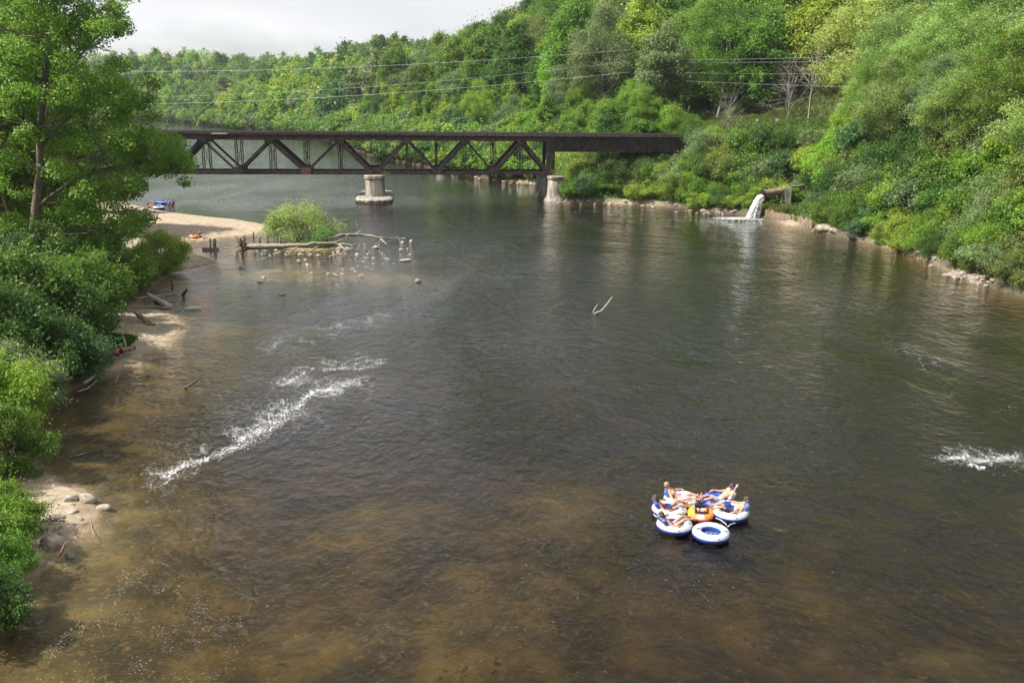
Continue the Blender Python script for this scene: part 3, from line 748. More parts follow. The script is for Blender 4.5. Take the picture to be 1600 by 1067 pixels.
for i, (kind, x, y, sc, c, lab, sz) in enumerate(lb): lplant('leafy_shrub', kind, x, y, sc, c, lab, i, sz)
for i, (x, y, k, c, sc, lab) in enumerate([(-10, 428, 'round', 'yellow green', .95, 'yellow-green tree behind the cottonwood at the left edge'),
        (70, 405, 'tall', 'mid green', .95, 'tall tree close behind the cottonwood crown'), (115, 395, 'airy', 'grey green', .8, 'pale feathery tree seen through the cottonwood boughs'),
        (135, 360, 'round', 'bright green', .8, 'rounded bright tree on the left bank beyond the cottonwood'), (20, 350, 'tall', 'deep green', 1.0, 'dark tall tree in the depth behind the cottonwood'),
        (150, 330, 'sapling', 'mid green', 1.3, 'slim tree beyond the cottonwood near the beached floats')]):
    lplant('broadleaf_tree', k, x, y, sc, c, lab, i, 1.1, 'tree')

# ---------------------------------------------------------------- undergrowth and grass (uncountable)
def undergrowth():
    rng = np.random.default_rng(3)
    P = np.column_stack([rng.uniform(-75, 85, 700000), rng.uniform(18, 200, 700000)])
    ins = inside(P, POLY); P = P[~ins]
    dl = seg_dist(P, LW); dr = seg_dist(P, RW); d = np.minimum(dl, dr)
    h = height(P); left = dl < dr
    ok = (h > np.where(left, .95, .55)+.3*fbm(P[:, 0]/3, P[:, 1]/3)) & (d < 34)
    P, h, left = P[ok], h[ok], left[ok]
    pr = proj(np.column_stack([P, h])); ok = (pr[:, 0] > -60) & (pr[:, 0] < 1660) & (pr[:, 1] > 0) & (pr[:, 1] < 1120); P, h, left = P[ok], h[ok], left[ok]
    k = np.where(rng.random(len(P)) < np.where(left, .35, 1))[0][:170000]
    P, h = P[k], h[k]; lf = left[k]
    cl = fbm(P[:, 0]/2.2+50, P[:, 1]/2.2, 3)
    c = np.column_stack([P, h+rng.beta(1.4, 2, len(P))*np.where(lf, .25+1.1*cl, .35+1.7*cl)])
    size = np.where(lf, .15, .34)
    v, f = leaves_mesh('u', c, unit(rng.normal(size=(len(P), 3))*.6+[0, 0, .7]), size, rng, .6)
    o = link('undergrowth', mesh_np('undergrowth', v, f, LEAF)); o.color = (.075, .14, .02, 1)
    tag(o, 'low leafy undergrowth covering the river banks', 'undergrowth', kind='stuff')
undergrowth()
GRASS = []
def grass(cx, cy, rx, ry, n, hgt, colr, label, seed, zmin=.12, w=.018):
    rng = np.random.default_rng(seed)
    a = rng.uniform(0, 6.28, n); r = np.sqrt(rng.random(n))*(1+.25*np.sin(3*a+seed)); x = cx+np.cos(a)*r*rx; y = cy+np.sin(a)*r*ry
    P = np.column_stack([x, y]); h = height(P); ok = h > zmin; P, h = P[ok], h[ok]; n = len(P)
    L = hgt*rng.uniform(.5, 1.2, n)*(.6+.8*fbm(P[:, 0]*1.3, P[:, 1]*1.3, 2)); th = rng.uniform(0, 6.28, n); b = rng.uniform(.1, .6, n)[:, None]*L[:, None]*np.column_stack([np.cos(th), np.sin(th), np.zeros(n)])
    p0 = np.column_stack([P, h-.02]); s = np.column_stack([-np.sin(th), np.cos(th), np.zeros(n)])*w
    up = np.column_stack([np.zeros(n), np.zeros(n), L])
    v = np.stack([p0-s, p0+s, p0+up*.62+b*.35+s*.7, p0+up+b, p0+up*.62+b*.35-s*.7], 1).reshape(-1, 3)
    o = link('grass', mesh_np('grass', v, np.arange(5*n).reshape(n, 5), LEAF)); o.color = (*colr, 1)
    tag(o, label, 'grass', kind='stuff')
grass(ISL.x, ISL.y-.3, 3.1, 1.9, 9000, .34, (.16, .21, .035), 'short bright grass on the little stony islet', 1, .1, .03)
grass(OUT.x-.6, OUT.y+1.8, 4.2, 2.6, 9000, .8, (.19, .19, .05), 'yellow tall grass on the terrace above the log wall', 2, .5, .03)
p = hit(1522, 408); grass(p.x, p.y, 3.6, 3.0, 9000, .8, (.17, .23, .03), 'bright grass patch above the timber panel', 3, .3, .025)
p = hit(1400, 378); grass(p.x, p.y, 3.5, 1.8, 5000, .6, (.12, .2, .03), 'low grass behind the narrow right-hand beach', 4, .3, .025)
p = hit(28, 775); grass(p.x, p.y, 1.8, 1.9, 9000, .38, (.17, .22, .03), 'yellow-green grass patch above the small stony beach', 5, .25, .012)
p = hit(165, 535); grass(p.x, p.y, 2.6, 1.8, 7000, .45, (.07, .13, .02), 'shaded grass on the left bank behind the cloth-draped log', 6, .25, .015)
grass(G1.x, G1.y, 20, 11, 26000, .9, (.15, .19, .045), 'rough grass on the railway shelf beyond the bridge end', 7, 3, .05)
p = hit(255, 405); grass(p.x, p.y, 3, 3, 2500, .35, (.12, .18, .03), 'sparse grass at the edge of the sandbar', 8, .4, .015)
USE_HAZE = True
# ---------------------------------------------------------------- railway bridge
def Bp(s, v, z): return B0+U*s+V*v+np.array([0, 0, z])
def s_of(px, v=0.0):
    """span coordinate of an image column on the near truss plane"""
    lo, hi = -60, 70
    for _ in range(40):
        m = (lo+hi)/2
        if proj(Bp(m, v, 6.5))[0] < px: lo = m
        else: hi = m
    return m
def z_of(py, s, v=0.0):
    p = Bp(s, v, 0); lo, hi = -2, 16
    for _ in range(40):
        m = (lo+hi)/2
        if proj([p[0], p[1], m])[1] > py: lo = m
        else: hi = m
    return m
def bridge():
    o = empty('railway_bridge', Bp(0, 2.4, 0), 'dark rusty steel truss railway bridge crossing the river on stone piers', 'bridge')
    b = np.array(o.location)
    W = 4.8; ZB = z_of(270.5, 0); ZC = z_of(217.5, 0); ZD = ZC+.30     # chord centre lines, deck underside
    P = lambda s, v, z: Bp(s, v, z)-b
    sL = [s_of(x) for x in (212, 265, 318, 370, 423, 477, 530, 579)]
    sR = [s_of(x) for x in (589, 636, 682, 728, 772, 815, 856)]
    s0, sE, sG = s_of(160), sR[-1]+.4, s_of(1086)
    for v in (0, W):
        for (a, c) in ((s0, sL[-1]), (sR[0], sR[-1])):
            m = MB(); m.bar(P(a, v, ZB), P(c, v, ZB), .42, .5, V); m.obj('bottom_chord', IRON, o)
            m = MB(); m.bar(P(a-.3, v, ZC), P(c+.3, v, ZC), .42, .46, V)
            m.bar(P(a-.3, v-.02, ZC+.25), P(c+.3, v-.02, ZC+.25), .55, .06, V); m.obj('top_chord', IRON if v else CHORD, o)
        for L_, tops in ((sL, (0, 2, 4, 6)), (sR, (1, 3, 5))):
            heavy = {}
            for i, s in enumerate(L_):
                up = i in tops
                if (L_ is sL and i == len(L_)-1) or (L_ is sR and i == 0): continue
                # vertical: two channels with lacing
                m = MB()
                if L_ is sR and i == len(L_)-1:
                    m.bar(P(s, v, ZB-.2), P(s, v, ZD), .5, .5, V)
                else:
                    for q in (-.15, .15): m.bar(P(s+q, v, ZB+.2), P(s+q, v, ZC-.2), .3, .09, V)
                    zz = np.linspace(ZB+.6, ZC-.6, 5)
                    for k in range(4): m.bar(P(s+(.14 if k % 2 else -.14), v-.1, zz[k]), P(s-(.14 if k % 2 else -.14), v-.1, zz[k+1]), .03, .05, V)
                m.obj('vertical_post', IRON, o)
            for i in range(len(L_)-1):
                a, c = L_[i], L_[i+1]; up_a = i in tops
                if L_ is sR and i == len(L_)-2 and not up_a: pass
                za, zc = (ZC-.15, ZB+.15) if up_a else (ZB+.15, ZC-.15)
                end = (L_ is sL and i == len(L_)-2) or (L_ is sR and i == 0)
                wide = end or (L_ is sL and i in (1, 4)) or (L_ is sR and i in (2, 4, 5))
                m = MB(); wd = .6 if wide else .3
                m.bar(P(a, v, za), P(c, v, zc), .4, wd, V)
                if wide: m.bar(P(a, v-.22, za), P(c, v-.22, zc), .05, wd*.55, V)
                m.obj('diagonal', IRON, o)
            for i, s in enumerate(L_):
                up = i in tops; m = MB(); z = ZC-.35 if up else ZB+.3
                wd, hh = (1.5, .6) if up else (1.55, .95)
                m.box(P(s, v-.25, z), (wd, .06, hh), np.stack([U, V, [0, 0, 1]], 1))
                if not up and (i % 2 or L_ is sR): m.bar(P(s-.5, v-.24, z+.35), P(s+.5, v-.24, z+.35), .055, .5, V)
                m.obj('gusset_plate', RUST if (L_ is sL and i == 5) else IRON, o)
    # sway bracing across
    for L_ in (sL, sR):
        for i, s in enumerate(L_):
            m = MB()
            m.bar(P(s, 0, ZB+.3), P(s, W, ZC-.5), .06, .06); m.bar(P(s, W, ZB+.3), P(s, 0, ZC-.5), .06, .06)
            m.bar(P(s, 0, ZB), P(s, W, ZB), .25, .25); m.obj('sway_brace', IRON, o)
    # floor: stringers, ties, guard timbers, rails
    m = MB()
    for v in (1.3, 3.5): m.bar(P(s0-1, v, ZD-.05), P(sE-.2, v, ZD-.05), .3, .55, V)
    m.obj('stringer', IRON, o)
    zt = ZD+.36; tm = MB().box((0, 0, 0), (.24, 5.6, .26), np.stack([U, V, [0, 0, 1]], 1)).mesh('tie', TIE)
    ts = np.arange(s0-1, sG, .42); vis = (ts > s_of(330)) ; idx = np.where(vis)[0][:100]; rest = MB()
    for k, s in enumerate(ts):
        c = P(s, W/2+RNG.normal()*.05, zt+RNG.normal()*.008)
        if k in idx: t = link('tie', tm, o); t.location = c
        else: rest.box(c, (.24, 5.6, .26), np.stack([U, V, [0, 0, 1]], 1))
    tag(rest.obj('ties', TIE, o), kind='stuff')
    for v in (-.25, W+.25):
        m = MB(); m.bar(P(s0-1, v, zt+.24), P(sG, v, zt+.24), .22, .2, V); m.obj('guard_timber', TIE, o)
    for v in (W/2-.75, W/2+.75):
        m = MB(); m.bar(P(s0-1, v, zt+.16), P(sG+6, v, zt+.16), .14, .05, V); m.bar(P(s0-1, v, zt+.23), P(sG+6, v, zt+.23), .03, .12, V)
        m.bar(P(s0-1, v, zt+.29), P(sG+6, v, zt+.29), .075, .05, V); m.obj('rail', RAIL, o)
    # closing cheek of blocking between ties and chord
    for v in (.25, W-.25):
        m = MB(); m.bar(P(s0-1, v, ZD+.1), P(sE, v, ZD+.1), .1, .26, V); m.obj('bearing_strip', TIE, o)
    # plate girders on the right
    ga, gb = sE+.3, sG; zg0 = z_of(237.5, ga); zg1 = zt-.16
    for v in (.1, W-.1):
        m = MB(); m.bar(P(ga, v, (zg0+zg1)/2), P(gb, v, (zg0+zg1)/2), .06, zg1-zg0, V)
        m.bar(P(ga, v, zg1-.04), P(gb, v, zg1-.04), .42, .07, V); m.bar(P(ga, v, zg0+.03), P(gb, v, zg0+.03), .42, .07, V)
        g = m.obj('plate_girder', IRON, o)
        for s in np.arange(ga+.1, gb, 1.55): MB().box(P(s, v-.12, (zg0+zg1)/2), (.1, .18, zg1-zg0-.16), np.stack([U, V, [0, 0, 1]], 1)).obj('stiffener', IRON, g)
        m = MB(); m.bar(P(ga-.15, v, (ZB+zg1)/2-.2), P(ga-.15+.001, v, zg1), .55, .75, V); m.obj('end_post', IRON, o)
        m = MB(); m.bar(P(ga+.15, v, ZB-.3), P(ga+.15, v, zg0), .5, .55, V); m.obj('end_post', IRON, o)
    # refuge platform hung off the deck edge
    a, c = s_of(336), s_of(360); m = MB()
    rf = MB().bar(P(a, -1.1, zt+.05), P(c, -1.1, zt+.05), 1.5, .12, V).obj('refuge_platform', DRIFT, o)
    for s in (a, c):
        for v in (-1.8, -.45): MB().bar(P(s, v, zt), P(s, v, zt+1.15), .1, .1).obj('railing_post', BROWNWOOD, rf)
    # masonry piers
    def pier(s, front, cap_front, lab):
        pr = MB(); L0, L1 = -1.7, W+1.9
        def ring(w, f, bk, z, n=14):
            """stadium outline: round noses"""
            a1 = np.linspace(-np.pi, 0, n); a2 = np.linspace(0, np.pi, n)
            q = np.vstack([np.column_stack([np.cos(a1)*w, f+w+np.sin(a1)*w]), np.column_stack([np.cos(a2)*w, bk-w+np.sin(a2)*w])])
            return np.array([P(s+x, v, z) for x, v in q])
        def loft(m, rings):
            n = len(rings[0]); v = np.vstack(rings); k = np.arange(n); f = []
            for i in range(len(rings)-1): f.append(np.stack([i*n+k, i*n+(k+1) % n, (i+1)*n+(k+1) % n, (i+1)*n+k], 1))
            c = rings[-1].mean(0); v = np.vstack([v, c]); e = (len(rings)-1)*n; h = np.arange(0, n, 2)
            f.append(np.stack([e+h, e+(h+1) % n, e+(h+2) % n, np.full(len(h), len(v)-1)], 1)); m.add(v, np.vstack(f))
        return ring, loft, L0, L1
    zc = ZB-.28
    # middle pier
    s = s_of(584); ring, loft, L0, L1 = pier(s, 0, 0, '')
    m = MB(); loft(m, [ring(1.62, L0-.05, L1+.1, -1.5), ring(1.6, L0-.05, L1+.1, .6), ring(1.5, L0, L1, .9), ring(1.44, L0+.02, L1, 2.9), ring(1.4, L0+.05, L1, zc-.55)])
    p1 = m.obj('pier', CONC, o, True)
    m = MB(); loft(m, [ring(1.6, L0-.12, L1+.2, zc-.56), ring(1.62, L0-.13, L1+.2, zc-.12), ring(1.5, L0, L1+.1, zc)]); m.obj('cap', CONC, p1)
    m = MB(); loft(m, [ring(2.75, L0-4.2, L1+3, -1.5), ring(2.8, L0-4.3, L1+3, .02), ring(2.85, L0-4.35, L1+3, .5), ring(2.6, L0-4.1, L1+2.8, .66)]); ft = m.obj('footing', CONC, p1)
    m = MB()
    for k in range(19):
        a = -np.pi*.93+k*np.pi*.86/18; q = P(s+math.cos(a)*2.87, L0-4.35+2.85+math.sin(a)*2.87, 0); m.tube([q-[0, 0, 1.2], q+[0, 0, .36+.1*math.sin(k*5)]], .1, 6)
    m.obj('piles', WETWOOD, ft)
    # right pier: two round columns joined by a web, flared foot
    s = s_of(868); Q = lambda x, v, z: P(s+x, v, z)
    m = MB(); zt2 = ZB-.35
    prof = lambda k=1.0: [(1.95*k, -1.2), (1.9*k, .02), (1.72*k, .35), (1.42*k, .8), (1.36*k, 1.4), (1.25*k, zt2-.45), (1.2*k, zt2-.4)]
    m.lathe(prof(), Q(0, -.9, 0), 26); m.lathe(prof(), Q(-1.0, W+.9, 0), 26)
    m.bar(Q(0, -.9, zt2/2-.6), Q(-1.0, W+.9, zt2/2-.6), 1.6, zt2+.2, (1, 0, 0))
    p2 = m.obj('pier', CONC, o, True)
    for (x, v) in ((0, -.9), (-1.0, W+.9)): MB().lathe([(1.2, zt2-.41), (1.42, zt2-.4), (1.45, zt2-.05), (1.3, zt2), (.01, zt2+.02)], Q(x, v, 0), 26).obj('cap', CONC, p2)
    # abutment at the right end
    m = MB(); m.box(P(sG-2.6, W/2, 3.6), (2.2, 6.0, 7.4), np.stack([U, V, [0, 0, 1]], 1)); m.obj('abutment', CONC, o)
    tm = MB()
    q = Bp(s_of(872), -1.0, zt2); return o, q
BR, PIERTOP = bridge()
def tuft(center, n, r, hgt, colr, label, seed):
    rng = np.random.default_rng(seed); c = np.array(center)+rng.normal(size=(n, 3))*[r, r*.6, 0]+np.column_stack([np.zeros(n), np.zeros(n), rng.beta(1.3, 2, n)*hgt])
    v, f = leaves_mesh('t', c, unit(rng.normal(size=(n, 3))), .16, rng, .4); o = link('weeds', mesh_np('weeds', v, f, LEAF)); o.color = (*colr, 1)
    tag(o, label, 'weeds', kind='stuff')
tuft(PIERTOP, 500, .6, 1.0, (.16, .2, .05), 'weeds growing on top of the right pier', 1)
tuft(Bp(s_of(603), -.9, 3.6), 320, .28, 1.3, (.1, .17, .05), 'weeds growing on the middle pier beside the chord', 2)

# ---------------------------------------------------------------- power lines
WIRE = surf('wire_metal', (.2, .2, .21), (.3, .3, .31), .4, 5, 0)
def wire(a, b, sag, label, r=.02):
    a, b = np.array(a), np.array(b); t = np.linspace(0, 1, 25)[:, None]; p = a+(b-a)*t; p[:, 2] -= 4*sag*(t*(1-t))[:, 0]
    o = MB().tube(p, r, 5).obj('power_line', WIRE); tag(o, label, 'power line', 'power lines crossing the river')
wire(atY(205, 112, 185), atY(985, 78, 152), .9, 'upper power line strung across in front of the far hillside')
wire(atY(205, 163, 185), atY(985, 113, 152), 1.0, 'lower power line strung across in front of the far hillside')
wire(atY(205, 152, 190), atY(985, 96, 155), 1.2, 'faint middle power line crossing before the far hillside', .014)
wire(atY(1000, 93, 182), atY(1325, 88, 146), .25, 'topmost power line over the grassy shelf')
wire(atY(1000, 96, 182), atY(1325, 96, 147), .2, 'power line just below the topmost one over the grassy shelf')
wire(atY(1000, 112, 182), atY(1325, 115, 146), .2, 'thin power line third down over the grassy shelf', .016)
wire(atY(1000, 123, 182), atY(1380, 137, 142), .2, 'lowest power line over the grassy shelf')

# ---------------------------------------------------------------- outfall
WATERWHITE, N_, L_ = new_mat('white_water')
o_ = N_.new('ShaderNodeOutputMaterial'); b_ = N_.new('ShaderNodeBsdfPrincipled'); b_.inputs['Base Color'].default_value = (.86, .88, .88, 1); b_.inputs['Roughness'].default_value = .35
t_ = N_.new('ShaderNodeBsdfTransparent'); mx_ = N_.new('ShaderNodeMixShader'); n_ = N_.new('ShaderNodeTexNoise'); n_.inputs['Scale'].default_value = 5; n_.inputs['Detail'].default_value = 6
tc_ = N_.new('ShaderNodeTexCoord'); mp_ = N_.new('ShaderNodeMapping'); mp_.inputs['Scale'].default_value = (1.6, 1.6, .5); r_ = N_.new('ShaderNodeMapRange'); r_.inputs['From Min'].default_value = .42; r_.inputs['From Max'].default_value = .6
L_.new(tc_.outputs['Object'], mp_.inputs['Vector']); L_.new(mp_.outputs['Vector'], n_.inputs['Vector']); L_.new(n_.outputs['Fac'], r_.inputs['Value']); L_.new(r_.outputs['Result'], mx_.inputs['Fac'])
L_.new(t_.outputs['BSDF'], mx_.inputs[1]); L_.new(b_.outputs['BSDF'], mx_.inputs[2]); L_.new(mx_.outputs['Shader'], o_.inputs['Surface'])
FOAM = surf('foam', (.5, .52, .53), (.74, .75, .76), .5, 5, 0)
PIPERUST = surf('rusty_pipe', (.14, .085, .065), (.3, .2, .16), .8, 2.5, .3)
OY = 128.0
pe = atY(1192, 303, OY-.2); pw = atY(1226, 298.5, OY+1.5)
o = empty('outfall_pipe', pe, 'rusty round pipe jutting from the headwall and gushing water', 'pipe')
a = np.array(pe)-np.array(pe); c = np.array(pw)-np.array(pe); dd = unit(c)
MB().tube([a, c+dd*.6], [.52, .52], 20, False).tube([a+dd*.02, c+dd*.6], [.44, .44], 20, False).obj('pipe', PIPERUST, o, True)
MB().tube([a, a+dd*.14], [.58, .58], 20, False).obj('flange', WETWOOD, o, True)
o = empty('headwall', atY(1240, 312, OY+1.8), 'square concrete headwall block behind the rusty pipe', 'wall'); b = np.array(o.location)
w0, w1 = np.array(atY(1224, 312, OY+.9)), np.array(atY(1256, 290, OY+4)); zt_ = atY(1236, 293, OY+1).z; 
m = MB(); m.box((np.array([w0[0]+.5, w0[1]+.6, (zt_+.3)/2])-b), (1.0, 1.6, zt_-.3)); m.obj('end_block', CONC, o)
m = MB(); m.bar(np.array([w0[0]+.9, w0[1]+1.5, (zt_+.3)/2+.1])-b, np.array([w0[0]+7, w0[1]+4.2, (zt_+.3)/2+.1])-b, .5, zt_-.3, (0, 1, 0)); m.obj('wing_wall', CONC, o)
def waterfall():
    rng = np.random.default_rng(8); z0 = pe.z-.5; T = math.sqrt(2*z0/9.8); vx = -2.7
    o = empty('water_jet', (pe.x, pe.y, 0), 'white gushing water falling from the rusty pipe into the river', 'waterfall')
    mb = MB(); dirx = np.array([-.96, -.28])
    for k in range(46):
        t = np.linspace(0, T*1.02, 12); off = rng.normal(size=2)*.22; sp = rng.uniform(.25, 1.08)
        x = dirx[0]*2.7*sp*t+off[0]*.5+rng.normal()*.12*t; y = dirx[1]*2.7*sp*t+off[1]+rng.normal()*.25*t; z = z0+.25*off[1]+.2*rng.normal()-4.9*t*t; z = np.maximum(z, -.05)
        mb.tube(np.column_stack([x, y, z]), .05+.07*t/T*rng.uniform(.6, 1.4), 6, False)
    mb.obj('jet', WATERWHITE, o, True)
    n = 6000; t = rng.beta(2.4, 1.3, n)*T; sp = rng.uniform(.1, 1.15, n)
    c = np.column_stack([dirx[0]*2.7*sp*t, dirx[1]*2.7*sp*t+rng.normal(size=n)*.3, np.maximum(.02, z0-4.9*t*t+rng.normal(size=n)*.15)])
    v, f = leaves_mesh('spray', c, unit(rng.normal(size=(n, 3))), .055, rng, .8); tag(link('spray', mesh_np('spray', v, f, FOAM), o), kind='stuff')
    n = 9000; r = rng.beta(.9, 2.6, n)*3.0; a = rng.uniform(0, 6.28, n); bx = dirx[0]*2.7*T
    c = np.column_stack([bx-.9+np.cos(a)*r*1.7, dirx[1]*2.7*T-.3+np.sin(a)*r*.75, .03+.16*rng.random(n)*np.exp(-r)])
    v, f = leaves_mesh('splash', c, unit(rng.normal(size=(n, 3))*.5+[0, 0, 1]), .085, rng, .6); tag(link('splash', mesh_np('splash', v, f, FOAM), o), kind='stuff')
waterfall()
# log palisade holding the terrace
def palisade(name, px, n, h, mat, label, rad=.09, lean=.1, square=False):
    pts = [np.array(at(*p)) for p in px]; o = empty(name, pts[0], label, 'retaining wall'); b = pts[0]; seg = np.linspace(0, len(pts)-1, n); m = MB(); rng = np.random.default_rng(n)
    for q in seg:
        i = min(int(q), len(pts)-2); p = pts[i]+(pts[i+1]-pts[i])*(q-i)-b; hh = h*rng.uniform(.82, 1.1)
        if square: m.box(p+[0, 0, hh/2-.3], (rad*2, .07, hh+.6), np.array(Matrix.Rotation(-.35, 3, 'Z')))
        else: m.tube([p-[0, 0, .8], p+[rng.normal()*.04, lean+rng.normal()*.05, hh]], rad*rng.uniform(.75, 1.15), 7)
    m.obj('stakes', mat, o, not square)
    m = MB(); k = np.array([p-b+[0, .16+lean, h*.78] for p in pts]); m.tube(k, .1, 6); m.obj('waling_rail', mat, o, True)
palisade('log_wall', [(1196,342),(1212,346),(1230,350),(1250,355),(1268,360)], 62, 1.3, BROWNWOOD, 'upright log retaining wall along the water beside the outfall')
palisade('timber_panel', [(1470,420),(1486,423),(1502,426)], 11, .95, DRIFT, 'grey timber board panel holding the bank by the right-hand stones', .17, .05, True)

# ---------------------------------------------------------------- stones
def rock_mesh(seed, sub=3):
    bm = bmesh.new(); bmesh.ops.create_icosphere(bm, subdivisions=sub, radius=.5); rng = np.random.default_rng(seed)
    pl = unit(rng.normal(size=(9, 3))); dd = rng.uniform(.3, .46, 9)
    for v in bm.verts:
        p = np.array(v.co)
        for a, d in zip(pl, dd):
            q = p@a
            if q > d: p = p-a*(q-d)*.85
        p = p*(1+.05*math.sin(7*p[0]+seed)*math.cos(9*p[1])); v.co = p
    for f in bm.faces: f.smooth = True
    me = bpy.data.meshes.new('rock'); bm.to_mesh(me); bm.free(); return me
ROCKS = [rock_mesh(s) for s in range(7)]
ROCKS_L = []
for me in ROCKS: me.materials.append(ROCK)
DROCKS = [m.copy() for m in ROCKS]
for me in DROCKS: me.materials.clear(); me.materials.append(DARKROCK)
def rock(px, py, wpx, asp=.5, label=None, dark=False, grp=None, seed=None, sink=.35, depth=.8, name='rock'):
    p = at(px, py); h = max(hz(p.x, p.y), -.05)
    if h > .1: p = hit(px, py); h = p.z
    w = wpx*math.hypot(p.x, p.y, CAM_H)/F_PX; k = int(seed if seed is not None else RNG.integers(7))
    o = link(name, (DROCKS if dark else ROCKS)[k % 7]); o.location = (p.x, p.y+w*.15, h+w*asp*(.5-sink)); o.scale = (w*1.1, w*depth, w*asp*1.25); o.rotation_euler = (RNG.normal()*.15, RNG.normal()*.15, RNG.normal()*.5)
    tag(o, label, 'rock', grp); return o
named = [
 (529,393,13,.75,'large round brown boulder at the right end of the islet',0),(632,408,20,.28,'flat white slab alone in the river right of the islet',0),(653,441,12,.7,'white angular rock standing alone right of the flat slab',0),
 (408,441,11,.45,'wedge-shaped stone alone in the shallows left of the islet',0),(439,461,12,.4,'lone pale stone in open water nearest the viewer below the islet',0),(629,380,6,.9,'left one of two white stones below the driftwood tip',0),
 (642,378,6,.9,'right one of two white stones below the driftwood tip',0),(586,388,10,.6,'brown stone in water between the islet and the two white stones',0),(628,373,11,.2,'narrow white stone strip just below the driftwood tip',0),
 (378,419,10,.5,'pale stone below the upturned root plate',0),(411,434,9,.45,'tan stone above the wedge-shaped one',0),(404,422,7,.35,'small half-sunk stone right of the one below the root plate',0),
 (497,400,8,.6,'white stone in front of the islet, middle',0),(466,409,8,.6,'left stone of the pair in the brown shallows below the islet',0),(477,407,8,.6,'right stone of the pair in the brown shallows below the islet',0),
 (480,414,7,.55,'white stone below the pair in the brown shallows',0),(513,429,9,.5,'pinkish stone in the row of three below the islet',0),(525,431,12,.35,'middle flat stone in the row of three below the islet',0),
 (534,428,7,.4,'right small stone in the row of three below the islet',0),(551,420,9,.3,'flat stone right of the row of three',0),(563,432,9,.4,'half-sunk stone below the flat one, right of the row of three',0),
 (542,388,7,.5,'small stone just right of the round boulder',0),(626,390,7,.5,'stone below the left white stone',0),(637,389,6,.4,'stone below the right white stone',0),
 (110,783,20,.55,'small grey boulder on the stony left beach',0),(135,786,26,.6,'grey boulder at the water edge of the stony left beach',0),(160,795,20,.45,'grey rock half in the water beyond the beach boulder',0),
 (85,812,24,.4,'flat slab on the stony left beach, middle',0),(110,800,18,.3,'flat pale stone between slab and boulder on the left beach',0),(78,858,30,.8,'large jagged rock at the lower end of the stony left beach',0),
 (125,812,9,.5,'small white stone by the water on the left beach',0),(108,868,14,.5,'low dark stone just right of the jagged rock',1),
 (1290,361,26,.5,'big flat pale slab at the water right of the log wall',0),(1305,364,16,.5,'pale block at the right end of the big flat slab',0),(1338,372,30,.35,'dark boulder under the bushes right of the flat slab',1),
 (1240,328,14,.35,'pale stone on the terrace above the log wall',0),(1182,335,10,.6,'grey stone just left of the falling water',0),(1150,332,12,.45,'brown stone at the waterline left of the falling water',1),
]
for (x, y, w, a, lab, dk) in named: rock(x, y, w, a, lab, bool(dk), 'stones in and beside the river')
ORD = 'first second third fourth fifth sixth seventh eighth ninth tenth eleventh twelfth thirteenth fourteenth fifteenth sixteenth seventeenth eighteenth nineteenth twentieth'.split()+[f'{20+k}th' for k in range(1, 60)]
def scatter(reg, n, lab, grp, dark, seed, wr=(3, 8), a=.5):
    rng = np.random.default_rng(seed); got = []
    while len(got) < n:
        t = rng.random()*(len(reg)-1); i = int(t); p = np.array(reg[i][:2])+(np.array(reg[i+1][:2])-reg[i][:2])*(t-i)+rng.normal(size=2)*reg[i][2:4]
        got.append((p[0], p[1], rng.uniform(*wr)))
    got.sort(); lst = []
    for i, (x, y, w) in enumerate(got):
        dk = dark if not callable(dark) else dark(rng); f = (w-wr[0])/(wr[1]-wr[0]); sz = ['tiny', 'small', 'mid-sized', 'larger'][min(3, int(f*4))]
        lst.append((sz, dk, rock(x, y, w, a, lab, dk, grp)))
    seen = {}; tot = {}
    for sz, dk, o in lst: tot[(sz, dk)] = tot.get((sz, dk), 0)+1
    for sz, dk, o in lst:
        k = seen[(sz, dk)] = seen.get((sz, dk), 0)+1; tone = 'dark' if dk else 'pale'
        o['label'] = f'{ORD[k-1]} from left of the {sz} {tone} {lab}' if tot[(sz, dk)] > 1 else f'the only {sz} {tone} {lab}'
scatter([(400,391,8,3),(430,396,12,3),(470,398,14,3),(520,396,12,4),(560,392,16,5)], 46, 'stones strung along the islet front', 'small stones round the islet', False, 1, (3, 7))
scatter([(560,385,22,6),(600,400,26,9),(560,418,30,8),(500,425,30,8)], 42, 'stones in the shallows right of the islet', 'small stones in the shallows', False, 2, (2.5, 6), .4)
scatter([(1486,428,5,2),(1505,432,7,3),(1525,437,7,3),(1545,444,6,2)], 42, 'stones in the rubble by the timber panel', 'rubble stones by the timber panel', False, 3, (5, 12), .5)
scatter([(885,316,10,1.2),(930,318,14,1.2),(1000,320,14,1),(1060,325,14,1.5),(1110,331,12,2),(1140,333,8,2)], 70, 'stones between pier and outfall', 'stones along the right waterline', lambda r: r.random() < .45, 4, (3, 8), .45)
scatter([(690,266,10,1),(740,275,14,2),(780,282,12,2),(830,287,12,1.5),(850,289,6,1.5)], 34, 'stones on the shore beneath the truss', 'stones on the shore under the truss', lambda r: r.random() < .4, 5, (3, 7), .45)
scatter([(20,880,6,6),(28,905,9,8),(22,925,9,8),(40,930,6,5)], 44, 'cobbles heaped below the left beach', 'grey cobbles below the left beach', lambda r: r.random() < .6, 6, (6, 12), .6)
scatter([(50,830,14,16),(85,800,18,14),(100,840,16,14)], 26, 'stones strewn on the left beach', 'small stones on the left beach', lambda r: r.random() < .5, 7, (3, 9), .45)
scatter([(1440,402,8,2),(1462,410,8,2),(1475,418,6,2)], 14, 'stones ending the narrow right beach', 'stones at the end of the right beach', False, 8, (4, 10), .4)

